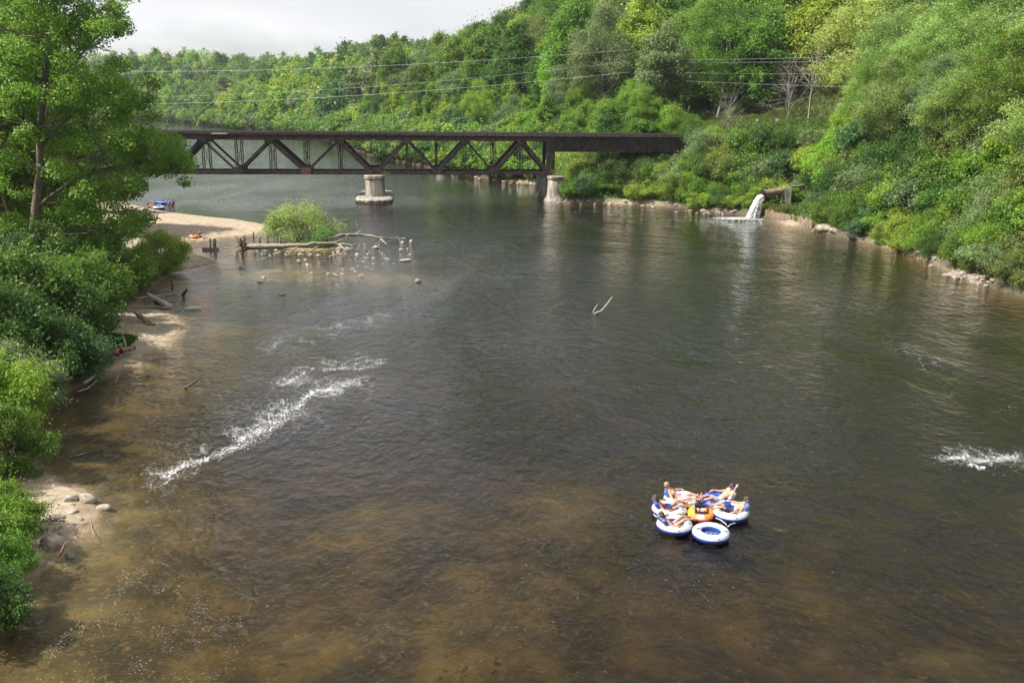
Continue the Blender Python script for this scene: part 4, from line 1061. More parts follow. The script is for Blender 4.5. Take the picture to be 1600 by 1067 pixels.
# ---------------------------------------------------------------- driftwood
def W3(px, py, z=0.0, Y=None): return np.array(atY(px, py, Y)) if Y else np.array(at(px, py, z))
def log(name, pts, r, mat, label, twigs=0, cat='log', seed=1, n=8, grp='driftwood', side=()):
    """pts: (px, py, z) -> real points at height z above the water"""
    p = np.array([W3(*q[:2], q[2]) for q in pts]); rng = np.random.default_rng(seed)
    o = empty(name, p[0], label, cat, grp); b = p[0]; p = p-b
    t = np.linspace(0, len(p)-1, (len(p)-1)*4+1); pi = np.array([[np.interp(q, range(len(p)), p[:, k]) for k in range(3)] for q in t])
    L = np.linalg.norm(p[-1]-p[0]); pi[1:-1] += rng.normal(size=(len(pi)-2, 3))*L*.006
    rr = np.interp(t, np.linspace(0, len(p)-1, len(r)), r) if hasattr(r, '__len__') else np.full(len(t), r)
    MB().tube(pi, rr, n).obj('trunk', mat, o, True)
    for (pts2, r2) in side:
        q = np.array([W3(*a[:2], a[2]) for a in pts2])-b; MB().tube(q, np.linspace(r2, r2*.35, len(q)), 6).obj('branch', mat, o, True)
    for k in range(twigs):
        f = rng.uniform(.2, 1); a = pi[int(f*(len(pi)-1))]; dd = unit(rng.normal(size=3)+[0, 0, .6]); l = L*rng.uniform(.08, .2)
        MB().tube([a, a+dd*l*.5, a+dd*l+rng.normal(size=3)*l*.15], [np.mean(rr)*.4, np.mean(rr)*.28, .01], 5).obj('branch', mat, o, True)
    return o
lg = log('fallen_tree', [(382,386,.55),(430,384,.75),(478,383,.85),(520,381,.8),(556,384,.55)], [.34,.27,.2,.16,.08], DRIFT, 'long bleached fallen trunk with upturned root plate lying across the islet', 0, 'fallen tree', 3, 10,
    side=[([(470,383,.8),(456,392,.4),(448,400,.1)], .1), ([(530,382,.8),(540,392,.5),(556,392,.2)], .13), ([(520,380,.8),(538,374,1.0),(545,366,1.3)], .1), ([(505,381,.85),(492,388,.5),(480,396,.1)], .12), ([(548,384,.6),(562,382,.6),(556,394,0)], .09)])
b = np.array(lg.location); rng = np.random.default_rng(4); m = MB(); c0 = W3(381, 386, .6)-b
for k in range(46):
    a = rng.uniform(0, 6.28); rad = rng.uniform(.5, 1.15); e = c0+[-.25+rng.normal()*.25, math.cos(a)*rad*.8, math.sin(a)*rad*.9+.15]
    e[2] = max(e[2], -b[2]-.1); mid = (c0+e)/2+rng.normal(size=3)*.15; m.tube([c0, mid, e, e+rng.normal(size=3)*.2], [.14, .09, .06, .02], 5)
m.obj('root_plate', BROWNWOOD, lg, True)
log('fallen_limb', [(500,376,.8),(520,371,1.1),(545,367,.9),(570,368,.7),(592,372,.5),(615,372,.35),(637,374,.15)], [.15,.19,.18,.15,.11,.08,.03], DRIFT, 'long forked grey limb reaching right from the willow bush over the water', 0, 'fallen limb', 6, 9,
    side=[([(552,367,.85),(562,362,1.1),(568,359,1.3)], .1), ([(592,371,.5),(602,380,.2),(606,384,0)], .1), ([(600,372,.45),(580,388,.1),(572,391,0)], .05), ([(612,372,.4),(624,369,.5)], .05), ([(545,367,.9),(548,374,.5)], .06)])
log('driftwood_log', [(230,460,.75),(247,469,.4),(266,479,.1)], [.16,.2,.24], WHITEWOOD, 'thick white bleached log slanting down to the water on the left', 0, 'log', 7)
log('driftwood_log', [(205,468,.35),(228,465,.3),(262,461,.12),(276,460,.05)], [.15,.1,.07,.05], DRIFT, 'long thin grey pole lying behind the white slanting log', 0, 'log', 8)
log('driftwood_log', [(208,481,.2),(235,480,.15),(260,481,.1)], [.1,.1,.08], DRIFT, 'pale thin log touching the foot of the white slanting log', 1, 'log', 9)
log('driftwood_log', [(243,472,.2),(252,478,.1),(262,476,.15)], [.16,.14,.1], WETWOOD, 'short dark log tucked beneath the white slanting log', 2, 'log', 10)
log('driftwood_log', [(210,488,.9),(222,496,.6),(240,510,.15)], [.12,.17,.2], BROWNWOOD, 'brown half-bleached log with a dark end on the shaded sand', 3, 'log', 11)
log('driftwood_log', [(288,483,.02),(300,482.5,.05),(315,482,.03)], [.14,.17,.14], WHITEWOOD, 'short pale log afloat right of the white slanting log', 0, 'log', 12)
log('driftwood_stump', [(284,461,-.2),(288,458,.35),(292,452,.8)], [.11,.13,.06], WETWOOD, 'crooked dark stump poking from the water right of the post', 2, 'stump', 13)
cl = log('driftwood_log', [(146,556,.85),(165,553,.8),(185,549,.7),(209,543,.55)], [.22,.2,.18,.17], BROWNWOOD, 'heavy mossy log with maroon cloth slung over it', 2, 'log', 14)
log('driftwood_log', [(190,520,1.2),(193,529,.8),(196,540,.5)], [.06,.09,.08], DRIFT, 'upright broken stub above the mossy log', 0, 'log', 15)
log('drift_branch', [(122,612,.25),(138,606,.2),(152,594,.5)], [.05,.05,.03], DRIFT, 'pale curved branch at the waterline under the left bushes', 3, 'branch', 16)
log('drift_branch', [(130,600,.3),(142,592,.4),(150,585,.6)], [.09,.08,.04], DRIFT, 'thicker tangled branch above the pale curved one', 5, 'branch', 17)
log('drift_branch', [(180,598,0),(184,590,.3),(183,585,.5)], [.04,.03,.02], WHITEWOOD, 'small white twig sticking out of the golden shallows', 2, 'branch', 18)
log('drift_branch', [(288,606,.0),(300,600,.25),(311,592,.4)], [.08,.07,.03], WETWOOD, 'dark mossy branch surfacing at the outer edge of the shallows', 5, 'branch', 19)
log('drift_branch', [(110,715,.0),(135,708,.03),(160,702,.02)], [.05,.05,.04], WETWOOD, 'thin sunken pole below the dark left bushes', 0, 'branch', 20)
log('drift_branch', [(92,868,.35),(96,862,.4),(101,850,.55)], [.05,.05,.04], RUST, 'red-brown stick leaning on the jagged rock', 0, 'branch', 21)
log('drift_branch', [(64,826,.3),(67,829,.3)], [.06,.05], WETWOOD, 'short dark stub on the sand of the little beach', 0, 'branch', 22)
log('drift_branch', [(29,857,.7),(32,840,.8)], [.04,.03], DRIFT, 'short grey stick standing at the left edge by the cobbles', 0, 'branch', 23)
log('drift_branch', [(146,838,.1),(144,825,.0),(141,812,.05)], [.015,.015,.01], DRIFT, 'thin twig in the shallows beside the little beach', 2, 'branch', 24)
tw = log('snag_branch', [(928,492,-.2),(932,488,.15),(939,485.5,.45),(947,477,.85),(957,463,1.5)], [.05,.045,.04,.035,.02], WHITEWOOD, 'white forked twig sticking out of the middle of the river', 0, 'branch', 25, side=[([(926,491,0),(928,484,.35),(934,475,.7)], .04), ([(946,478,.8),(945,474,1.0)], .02)])
log('drift_branch', [(870,318,.1),(890,313,.35),(912,308,.7)], [.1,.08,.05], WHITEWOOD, 'bleached limb at the foot of the right pier', 2, 'branch', 26)
log('drift_branch', [(1268,363,.1),(1276,354,.5),(1280,345,.9)], [.09,.08,.04], DRIFT, 'grey root snag between the log wall and the flat slab', 5, 'branch', 27)
log('drift_branch', [(428,361,.3),(455,358,.4),(490,357,.3)], [.09,.08,.05], BROWNWOOD, 'thin log along the sandbar edge behind the willow bush', 0, 'branch', 28)
# cloth on the log
def cloth():
    c = np.array(at(180, 551, .78)); u = np.linspace(-1, 1, 14); v = np.linspace(-1, 1, 14); UU, VV = np.meshgrid(u, v)
    x = UU*.36*(1+.12*np.sin(3*VV)); th = VV*1.9; r = .26+.035*np.sin(UU*9+VV*4); y = np.sin(th)*r; z = np.cos(th)*r-.08*np.abs(VV)**2
    P = np.stack([x, y, z], -1).reshape(-1, 3)+c; i = (np.arange(13)[:, None]*14+np.arange(13)).ravel()
    m = surf('maroon_cloth', (.12, .008, .03), (.2, .015, .05), .9, 4, .3); o = link('cloth', mesh_np('cloth', P, np.stack([i, i+1, i+15, i+14], 1), m, True)); sd = o.modifiers.new('thick', 'SOLIDIFY'); sd.thickness = .02
    tag(o, 'maroon cloth slung over the mossy log on the left bank', 'cloth')
cloth()
# dock piles
for i, (x, y, h, lab) in enumerate([(329,392,1.3,'left post of the old broken dock'),(334,391,1.2,'middle post of the old broken dock'),(337,393,1.35,'right post of the old broken dock'),
    (406,384,1.0,'short post just behind the root plate of the fallen tree'),(433,385,1.0,'left one of two thick posts under the fallen trunk'),(438,385.5,1.0,'right one of two thick posts under the fallen trunk'),
    (269,452,.75,'single dark post standing in the shallows'),(396,372,.7,'leaning post stub behind the root plate'),(418,372,.6,'leaning post stub behind the fallen trunk')]):
    p = np.array(at(x, y)); o = tag(MB().tube([(0, 0, -.8), (.03, .02, h)], [.13, .11] if x < 440 and x > 400 else [.1, .09], 8).obj('wooden_post', WETWOOD, None, True), lab, 'post', 'old posts in the shallows'); o.location = p
q0, q1 = np.array(at(316, 391, 1.1)), np.array(at(342, 391, 1.15))
tag(MB().bar(q0, q1, .5, .06).obj('dock_plank', DRIFT), 'weathered plank lying across the old broken dock posts', 'plank')

# willow bush on the islet
wv_ = at(468, 381); o = plant('willow_bush', 'willow_shrub', 0, (wv_.x-.1, wv_.y+.6, .2), .4, 1.22, (.26, .34, .1), np.random.default_rng(2), .95)
tag(o, 'pale green rounded willow bush over the fallen trunk on the islet', 'bush'); o.scale = (1.5, 1.1, 1.05)
wv_ = at(505, 386); o = plant('willow_bush', 'shrub', 1, (wv_.x, wv_.y+.2, .2), .4, .52, (.13, .22, .05), np.random.default_rng(3), .9)
tag(o, 'small darker bush low at the right foot of the pale willow bush', 'bush')

# ---------------------------------------------------------------- foam and sun-glint flecks (uncountable)
def foam():
    rng = np.random.default_rng(12); C = []; S = []
    def along(pts, t):
        q = np.array(pts, float); sl = np.linalg.norm(np.diff(q, axis=0), axis=1); cs = np.concatenate([[0], np.cumsum(sl)])/sl.sum()
        return np.interp(t, cs, q[:, 0]), np.interp(t, cs, q[:, 1])
    def core(pts, n, wpx, size):
        t = rng.random(n); x, y = along(pts, t); w = wpx*(.4+1.6*vnoise(t*14+wpx, t*0+3)); x = x+rng.normal(size=n)*w; y = y+rng.normal(size=n)*w*.7+2*np.sin(t*9+wpx)
        for a, b in zip(x, y): C.append(at(a, b, .012)); S.append(size*rng.uniform(.4, 1.5))
    def veins(pts, n, wpx, size):
        # bubbles gather along thin curling lines
        t = rng.random(n); x, y = along(pts, t); x = x+rng.normal(size=n)*wpx; y = y+rng.normal(size=n)*wpx*.75
        P = np.array([at(a, b, 0) for a, b in zip(x, y)]); c = fbm(P[:, 0]*.8+40, P[:, 1]*.5+7, 4); c2 = fbm(P[:, 0]*.35+4, P[:, 1]*.25+70, 3)
        for p, q, g in zip(P, c, c2):
            if (abs(q-.47) < .03*rng.exponential(1.0) or rng.random() < .07) and g > .3 and p[1] < 142: C.append(Vector(p)); S.append(size*rng.uniform(.5, 1.4))
    ML = [(240,752),(290,726),(340,702),(385,682),(420,655),(455,634),(490,616),(530,604),(566,597)]
    core([(262,742),(290,728),(330,712),(372,699),(388,692)], 1000, 3.2, .036); core([(372,690),(395,676),(425,662),(450,642),(474,630)], 1500, 5.0, .036); core([(470,628),(490,613),(530,603),(566,597)], 1100, 3.2, .036)
    core([(450,600),(462,588),(480,583)], 260, 3, .036); core([(505,575),(535,578),(560,575),(603,567)], 420, 1.8, .036)
    veins(ML, 26000, 13, .028); veins([(410,548),(460,535),(510,516),(560,503),(610,494)], 13000, 9, .028); veins([(440,600),(480,578),(540,572),(603,560)], 12000, 12, .028)
    veins([(250,720),(340,660),(420,600),(520,545)], 9000, 34, .022); veins([(420,690),(500,650),(600,600)], 8000, 30, .02)
    core([(1470,716),(1500,717),(1530,719),(1600,715)], 900, 2.8, .032); core([(1512,725),(1540,731)], 200, 1.6, .035); veins([(1470,712),(1530,714),(1610,722)], 8000, 11, .026)
    core([(885,330),(960,334),(1000,339)], 200, 1.2, .06); core([(1010,341),(1080,346),(1160,352),(1260,361)], 380, 1.4, .06)
    veins([(1250,465),(1320,478),(1400,492)], 1200, 9, .04); veins([(1380,535),(1440,552),(1470,580)], 2500, 14, .03); veins([(1440,640),(1520,610),(1590,640)], 1600, 20, .025)
    veins([(150,740),(200,830),(170,920),(120,1000),(60,1050)], 9000, 60, .015); veins([(250,780),(290,870),(330,960),(260,1040)], 6000, 70, .014)
    veins([(700,800),(900,700),(1100,640),(1300,600)], 4000, 110, .017); veins([(600,1000),(800,900),(1000,880),(1200,820),(1500,860)], 7000, 110, .014)
    veins([(600,345),(700,350),(800,352)], 800, 8, .06); veins([(680,440),(900,420),(1150,430)], 1500, 26, .03)
    n = 500; x = rng.uniform(60, 1600, n); y = 470+600*rng.beta(1.6, 1.5, n)
    for a, b in zip(x, y): C.append(at(a, b, .012)); S.append(rng.uniform(.01, .02))  # loose white specks: sun glints put in as flecks, along with bubbles
    C = np.array(C); S = np.array(S); z = height(C[:, :2]); ok = z < -.03; C, S = C[ok], S[ok]; n = len(C); C[:, 2] = .006+.012*rng.random(n)
    k = 6; th = np.linspace(0, 6.28, k, endpoint=False); a = rng.uniform(0, 3.14, n); st = rng.uniform(.18, .6, n)
    r = S[:, None]*rng.uniform(.5, 1.1, (n, k)); X = np.cos(th)*r; Yv = np.sin(th)*r*st[:, None]
    v = np.stack([C[:, 0:1]+X*np.cos(a)[:, None]-Yv*np.sin(a)[:, None], C[:, 1:2]+X*np.sin(a)[:, None]+Yv*np.cos(a)[:, None], np.repeat(C[:, 2:3], k, 1)], -1).reshape(-1, 3)
    tag(link('foam', mesh_np('foam', v, np.arange(n*k).reshape(n, k), FOAM)), 'white foam streaks, bubbles and sun-glint specks on the river', 'foam', kind='stuff')
foam()

# ---------------------------------------------------------------- floats and people
def plain(name, c, rough=.4, spec=.5):
    m, N, L = new_mat(name); o_ = N.new('ShaderNodeOutputMaterial'); b_ = N.new('ShaderNodeBsdfPrincipled'); b_.inputs['Roughness'].default_value = rough; b_.inputs['Specular IOR Level'].default_value = spec
    n = N.new('ShaderNodeTexNoise'); n.inputs['Scale'].default_value = 9; h = N.new('ShaderNodeHueSaturation'); h.inputs['Color'].default_value = (*c, 1)
    r = N.new('ShaderNodeMapRange'); r.inputs['To Min'].default_value = .88; r.inputs['To Max'].default_value = 1.12; L.new(n.outputs['Fac'], r.inputs['Value']); L.new(r.outputs['Result'], h.inputs['Value'])
    L.new(h.outputs['Color'], b_.inputs['Base Color']); L.new(b_.outputs['BSDF'], o_.inputs['Surface']); return m
VW = plain('white_vinyl', (.47, .49, .53)); VB = plain('blue_vinyl', (.02, .06, .32)); VLB = plain('grey_blue_vinyl', (.07, .12, .29)); VOR = plain('orange_vinyl', (.85, .21, .03)); VY = plain('yellow_vinyl', (.85, .48, .03))
BLK = plain('black_plastic', (.015, .015, .02)); ROPE = plain('white_rope', (.7, .7, .68), .8); SKIN = plain('skin', (.47, .26, .18), .55, .35); SKIN2 = plain('tanned_skin', (.38, .19, .12), .55, .35)
HAIR = plain('brown_hair', (.07, .04, .025), .7); BLOND = plain('sandy_hair', (.3, .2, .11), .7); RED = plain('dark_red_cloth', (.2, .02, .03), .8); NAVY = plain('navy_cloth', (.02, .03, .08), .8)
PAT = plain('pink_patterned_cloth', (.62, .28, .32), .8); PINK = plain('pink_vinyl', (.8, .35, .4), .5); GREYC = plain('grey_cloth', (.3, .33, .36), .8)
def ringpts(th, phi, R, r, sx=1, sy=1): return np.stack([np.cos(th)*(R+np.cos(phi)*r)*sx, np.sin(th)*(R+np.cos(phi)*r)*sy, np.sin(phi)*r+np.zeros_like(th)], -1)
def torus_part(R, r, p0, p1, n=44, m=14, z=.0, sx=1, sy=1, puck=0, th0=0, th1=2*np.pi, cut=40):
    cl = abs(th1-th0-2*np.pi) < 1e-6; th = np.linspace(th0, th1, n, endpoint=not cl); ph = np.linspace(p0, p1, m); T, Q = np.meshgrid(th, ph, indexing='ij')
    P = ringpts(T, Q, R, r*(1+puck*np.cos(T*cut)), sx, sy); P[..., 2] += z; nn = n if cl else n-1
    i = np.arange(nn)[:, None]; j = np.arange(m-1)[None]; k = (i+1) % n
    return P.reshape(-1, 3), np.stack([i*m+j, k*m+j, k*m+j+1, i*m+j+1], -1).reshape(-1, 4)
def pillow(m, c, d, rot, seg=8):
    """soft rounded box"""
    bm = bmesh.new(); bmesh.ops.create_cube(bm, size=1); bmesh.ops.subdivide_edges(bm, edges=bm.edges[:], cuts=seg, use_grid_fill=True)
    vs = []
    for v in bm.verts:
        p = np.array(v.co)*2; x = np.abs(p); q = p/max(1e-6, (x**5).sum()**.2)*np.abs(x).max()
        q[2] *= 1-.18*(math.cos(q[0]*math.pi*3)**2 < .12); vs.append(q*.5*np.array(d))
    f = [[v.index for v in fc.verts] for fc in bm.faces]; bm.free(); return m.add(np.array(vs)@np.array(rot).T+c, f)
def river_tube(px, py, head, label, big=1.0, pillow_mat=None, back=True, tilt=0, blueback=False, sy=1.0, low_back=False):
    """head = direction (world angle) of the backrest"""
    p = at(px, py, .22); o = empty('river_tube', (p.x, p.y, .0), label, 'river tube', 'river tubes tied together', head)
    R, r = .50*big, .185
    ph = math.pi
    MB().add(*torus_part(R, r, .12, ph-.55, 56, 16, .17, puck=.012, sy=sy)).obj('tube_top', VW, o, True)
    MB().add(*torus_part(R, r*1.02, -ph-.6+ph*.0, -.30, 56, 12, .17, sy=sy) if False else torus_part(R, r*1.01, ph-.56, 2*ph+.13, 56, 16, .17, sy=sy)).obj('tube_bottom', VB, o, True)
    MB().lathe([(R-.12, .15), (R-.24, .11), (.01, .10)], (0, 0, 0), 28, 1, sy).obj('mesh_floor', NAVY, o)
    if back:
        m = MB(); rot = np.array(Matrix.Rotation(-(.55 if low_back else .9), 3, 'Y'))
        for k in (-1, 0, 1): pillow(m, (R-.22, k*.165, .27) if low_back else (R, k*.2, .42), (.40, .18, .15) if low_back else (.42, .215, .17), rot, 5)
        m.obj('backrest', pillow_mat or VLB, o, True)
    for a in (1.35, -1.35):
        q = ringpts(np.array([a]), np.array([1.57]), R, r, 1, sy)[0]; c = q+[0, 0, .17]
        MB().lathe([(.062, .012), (.066, .02), (.058, .02), (.05, -.03), (.005, -.03)], c, 16).obj('cup_holder', BLK, o)
    for a in (2.4, -2.4):
        q = ringpts(np.array([a]), np.array([1.3]), R, r, 1, sy)[0]+[0, 0, .17]; t = np.array([-math.sin(a), math.cos(a), 0])
        MB().tube([q-t*.09, q-t*.06+[0, 0, .05], q+t*.06+[0, 0, .05], q+t*.09], .014, 6).obj('handle', BLK, o, True)
    for a in np.arange(.4, 6.2, .9):
        q = ringpts(np.array([a]), np.array([.45]), R, r, 1, sy)[0]+[0, 0, .17]; MB().lathe([(.02, 0), (.02, .02), (.002, .025)], q, 8).obj('rope_eyelet', BLK, o)
    # short dark printed strokes on the rim, illegible in the photograph too
    m = MB()
    for k, a in enumerate(np.linspace(2.85, 3.43, 8)):
        q0 = ringpts(np.array([a]), np.array([1.15]), R, r+.004, 1, sy)[0]+[0, 0, .17]; q1 = ringpts(np.array([a+.02*(k % 3)]), np.array([.72]), R, r+.004, 1, sy)[0]+[0, 0, .17]; m.bar(q0, q1, .03, .004)
    m.obj('printed_mark', VB, o)
    return o
def capsule(mb, a, ra, b, rb, n=14, sq=(1, 1)):
    a, b = np.array(a, float), np.array(b, float); L = np.linalg.norm(b-a)+1e-6; x = (b-a)/L
    ref = np.array([0, 0, 1.]) if abs(x[2]) < .9 else np.array([0, 1., 0]); y = unit(np.cross(ref, x)); z = np.cross(x, y)
    pr = [(-math.cos(t)*ra, math.sin(t)*ra) for t in np.linspace(.02, math.pi/2, 6)]+[(L+math.sin(t)*rb, math.cos(t)*rb) for t in np.linspace(0, math.pi/2-.02, 6)]
    th = np.linspace(0, 2*np.pi, n, endpoint=False); v = []
    for h, r in pr: v.append(a+x*h+(np.cos(th)[:, None]*y*r*sq[0]+np.sin(th)[:, None]*z*r*sq[1]))
    m = len(pr); v = np.vstack(v+[[a-x*ra], [b+x*rb]]); i = np.arange(m-1)[:, None]*n; j = np.arange(n)[None]; k = (j+1) % n
    f = np.stack([i+j, i+k, i+n+k, i+n+j], -1).reshape(-1, 4); e = (m-1)*n; q = np.arange(0, n, 2)
    f = np.vstack([f, np.stack([np.full(len(q), m*n), (q+2) % n, (q+1) % n, q], 1), np.stack([np.full(len(q), m*n+1), e+q, e+(q+1) % n, e+(q+2) % n], 1)])
    return mb.add(v, f)
def remesh(mb, name, mat, parent, vox=.009, smooth=4):
    me = mb.mesh(name); o = bpy.data.objects.new(name, me); COL.objects.link(o)
    r = o.modifiers.new('r', 'REMESH'); r.mode = 'VOXEL'; r.voxel_size = vox; r.use_smooth_shade = True
    s = o.modifiers.new('s', 'SMOOTH'); s.iterations = smooth; s.factor = .5
    dg = bpy.context.evaluated_depsgraph_get(); ev = o.evaluated_get(dg); m2 = bpy.data.meshes.new_from_object(ev); o.modifiers.clear(); o.data = m2; bpy.data.meshes.remove(me)
    m2.name = name; m2.materials.clear(); m2.materials.append(mat); o.parent = parent; return o
def hand(mb, w, d, nrm, s=1.0, curl=.5, side=1):
    """palm plus five bent fingers, from the wrist w along d; nrm = palm normal"""
    d = unit(np.array(d, float)); nrm = np.array(nrm, float); nrm = unit(nrm-d*np.dot(nrm, d)); t = np.cross(d, nrm)*side
    for k in (-.027, -.009, .009, .027): capsule(mb, w+d*.02*s+t*k*.7*s, .014*s, w+d*.085*s+t*k*s, .0125*s, 8)
    for k, (o_, l) in enumerate(((-.03, .062), (-.010, .078), (.011, .084), (.031, .074))):
        a = w+d*.09*s+t*o_*s; b = a+unit(d-nrm*curl*.5)*l*.5*s; c = b+unit(d-nrm*curl*1.4)*l*.5*s
        capsule(mb, a, .0095*s, b, .009*s, 8); capsule(mb, b, .009*s, c, .0075*s, 8)
    a = w+d*.03*s+t*.03*s; b = a+unit(t*.8+d*.7-nrm*.2)*.04*s; c = b+unit(t*.35+d-nrm*.4)*.035*s; capsule(mb, a, .013*s, b, .011*s, 8); capsule(mb, b, .011*s, c, .009*s, 8)
def person(o, J, skin, hair, hairlen=0, sex='m', clothes=(), s=1.0, face=None):
    """J: joint positions in the person's frame; one continuous body, clothing and hair as children"""
    g = lambda k: np.array(J[k], float); mb = MB()
    pel, ch, nk, hd = g('pelvis'), g('chest'), g('neck'), g('head'); up = unit(nk-pel); sh = unit(g('shR')-g('shL')); fw = unit(np.cross(up, sh))
    fdir = unit(np.array(face, float)) if face is not None else fw
    w = 1 if sex == 'm' else .88
    capsule(mb, pel-sh*.075*w, .105, pel+sh*.075*w, .105); capsule(mb, pel+up*.06, .125*w, (pel+ch)/2, .118*w, sq=(1.15, .9)); capsule(mb, (pel+ch)/2, .118*w, ch, .135*w)
    capsule(mb, ch-sh*.08*w, .112*w, ch+sh*.08*w, .112*w); capsule(mb, g('shL'), .058*w, g('shR'), .058*w); capsule(mb, ch+up*.03, .11*w, nk-up*.05, .075)
    if sex == 'f':
        for k in (-.07, .07): capsule(mb, ch+sh*k+fw*.06, .06, ch+sh*k+fw*.075, .055)
    capsule(mb, nk-up*.04, .056*w, hd-unit(hd-nk)*.05, .052*w)
    hu = unit(hd-nk); hx = unit(np.cross(fdir, hu)); fd = unit(np.cross(hu, hx))
    capsule(mb, hd+hu*.035-fd*.012, .094, hd+hu*.02+fd*.015, .09, 18); capsule(mb, hd-hu*.05+fd*.028, .062, hd-hu*.065+fd*.05, .042, 14)
    capsule(mb, hd+hu*.005+fd*.092, .012, hd-hu*.03+fd*.112, .015, 8)             # nose
    capsule(mb, hd-hu*.062+fd*.083-hx*.02, .009, hd-hu*.062+fd*.083+hx*.02, .009, 8)  # lips
    capsule(mb, hd+hu*.03+fd*.088-hx*.035, .009, hd+hu*.03+fd*.088+hx*.035, .009, 8)  # brow
    for q in (-1, 1): capsule(mb, hd+hx*q*.09-hu*.015, .017, hd+hx*q*.096+hu*.02, .02, 8)
    for q, sgn in (('L', -1), ('R', 1)):
        S, E, Wr = g('sh'+q), g('el'+q), g('wr'+q); capsule(mb, S, .056*w, (S+E)/2, .047*w); capsule(mb, (S+E)/2, .047*w, E, .038*w); capsule(mb, E, .040*w, E+(Wr-E)*.4, .038*w); capsule(mb, E+(Wr-E)*.4, .038*w, Wr, .025*w)
        hdir = np.array(J.get('hd'+q, Wr-E), float); hand(mb, Wr, hdir, J.get('hn'+q, (0, 0, 1)), 1.0, .5, sgn)
        H, K, A = pel+sh*sgn*.09*w, g('kn'+q), g('an'+q); capsule(mb, H, .092*w, (H+K)/2, .075*w); capsule(mb, (H+K)/2, .075*w, K, .054*w); capsule(mb, K, .055*w, K+(A-K)*.35, .056*w); capsule(mb, K+(A-K)*.35, .056*w, A, .036*w)
        tf = unit(np.array(J.get('ft'+q, (0, 0, 1)), float)); capsule(mb, A-tf*.03, .036, A+tf*.1, .034, 10); capsule(mb, A+tf*.1, .036, A+tf*.17, .024, 10)
    body = remesh(mb, 'body', skin, o)
    hm = MB(); capsule(hm, hd+hu*.045-fd*.022, .1, hd+hu*.05-fd*.0, .094, 18); capsule(hm, hd+hu*.0-fd*.045, .085, hd+hu*.03-fd*.03, .09, 14)
    if hairlen: 
        for k in (-1, 0, 1): capsule(hm, hd-fd*.06+hx*k*.05, .05, hd-fd*.085+hx*k*.055-hu*hairlen, .035, 10)
    hb = remesh(hm, 'hair', hair, body)
    em = MB()
    for q in (-1, 1): capsule(em, hd+hx*q*.033+fd*.088+hu*.008, .011, hd+hx*q*.035+fd*.088+hu*.008, .011, 8)
    em.obj('eyes', BLK, body, True)
    for c in clothes:
        m = MB()
        if c[0] == 'shorts':
            capsule(m, pel-sh*.07*w, .122*w, pel+sh*.07*w, .122*w); capsule(m, pel, .125*w, pel+up*.1, .13*w)
            for q, sgn in (('L', -1), ('R', 1)): H = pel+sh*sgn*.09*w; K = g('kn'+q); capsule(m, H, .108*w, H+(K-H)*c[2], .092*w)
        elif c[0] == 'top':
            capsule(m, ch-sh*.08*w, .125*w, ch+sh*.08*w, .125*w); capsule(m, ch-up*.03, .136*w, (pel+ch)/2 if c[2] > .5 else ch-up*.06, .132*w)
            if sex == 'f':
                for k in (-.07, .07): capsule(m, ch+sh*k+fw*.07, .064, ch+sh*k+fw*.08, .06)
        elif c[0] == 'cap':
            capsule(m, hd+hu*.06-fd*.01, .103, hd+hu*.065+fd*.005, .098, 18); capsule(m, hd+hu*.06+fd*.09, .045, hd+hu*.05+fd*.15, .04, 12)
        elif c[0] == 'sunglasses':
            for q in (-1, 1): capsule(m, hd+hx*q*.022+fd*.1+hu*.012, .021, hd+hx*q*.045+fd*.092+hu*.012, .02, 8)
            m.obj('sunglasses', c[1], body, True); continue
        remesh(m, c[0], c[1], body, .011)
    return body
def recline(sd=.0, lift=.0, armL=None, armR=None, spread=.16, legs=.0, twist=0):
    """lying back in a ring, head towards +x, legs towards -x"""
    J = dict(pelvis=(.06, 0, .2+lift), chest=(.37, .0, .42+lift), neck=(.53, 0, .57+lift), head=(.61, 0, .74+lift), shL=(.48, .17, .52+lift), shR=(.48, -.17, .52+lift),
             elL=(.30, .42, .40+lift), elR=(.30, -.42, .40+lift), wrL=(.06, .52, .43+lift), wrR=(.06, -.52, .43+lift), knL=(-.36, spread, .46+legs), knR=(-.36, -spread, .48+legs),
             anL=(-.76, spread*.9, .40+legs*.4), anR=(-.76, -spread*.9, .40+legs*.4), ftL=(-.3, .1, 1), ftR=(-.3, -.1, 1), hdL=(-1, .05, -.15), hdR=(-1, -.05, -.15), hnL=(0, 0, 1), hnR=(0, 0, 1))
    # shoulders: L is +y so that sh axis runs L -> R
    if armL: J.update(elL=armL[0], wrL=armL[1], hdL=np.array(armL[1])-armL[0])
    if armR: J.update(elR=armR[0], wrR=armR[1], hdR=np.array(armR[1])-armR[0])
    return J
def sitter(tube, J, label, skin, hair, **k):
    o = empty('person', tube.location+Vector((0, 0, -.06)), label, 'person', 'people on the river', tube.rotation_euler.z); person(o, J, skin, hair, **k); return o
D = math.radians
tA = river_tube(1064, 779, D(165), 'white river tube at the back left of the raft of floats', 1.04)
tB = river_tube(1046, 794, D(185), 'white river tube at the left of the raft with a blue backrest', 1.04)
tC = river_tube(1054, 818, D(200), 'white river tube at the lower left with a grey-blue pillow', 1.02)
tD = river_tube(1111, 831, D(-100), 'empty white river tube with a grey-blue pillow, nearest the viewer', 1.05, low_back=True)
tE = river_tube(1121, 781, D(15), 'blue and white river tube at the back right of the raft', 1.05)
tF = river_tube(1141, 797, D(-5), 'large white and blue river tube at the right of the raft', 1.12, sy=1.1)
# pale blue side of the back right tube shows: recolour its rim
for c in tE.children:
    if c.name.startswith('tube_top'): c.data.materials.clear(); c.data.materials.append(VB)
    if c.name.startswith('backrest'): c.data.materials.clear(); c.data.materials.append(VW)
for c in tB.children:
    if c.name.startswith('backrest'): c.data.materials.clear(); c.data.materials.append(VB)
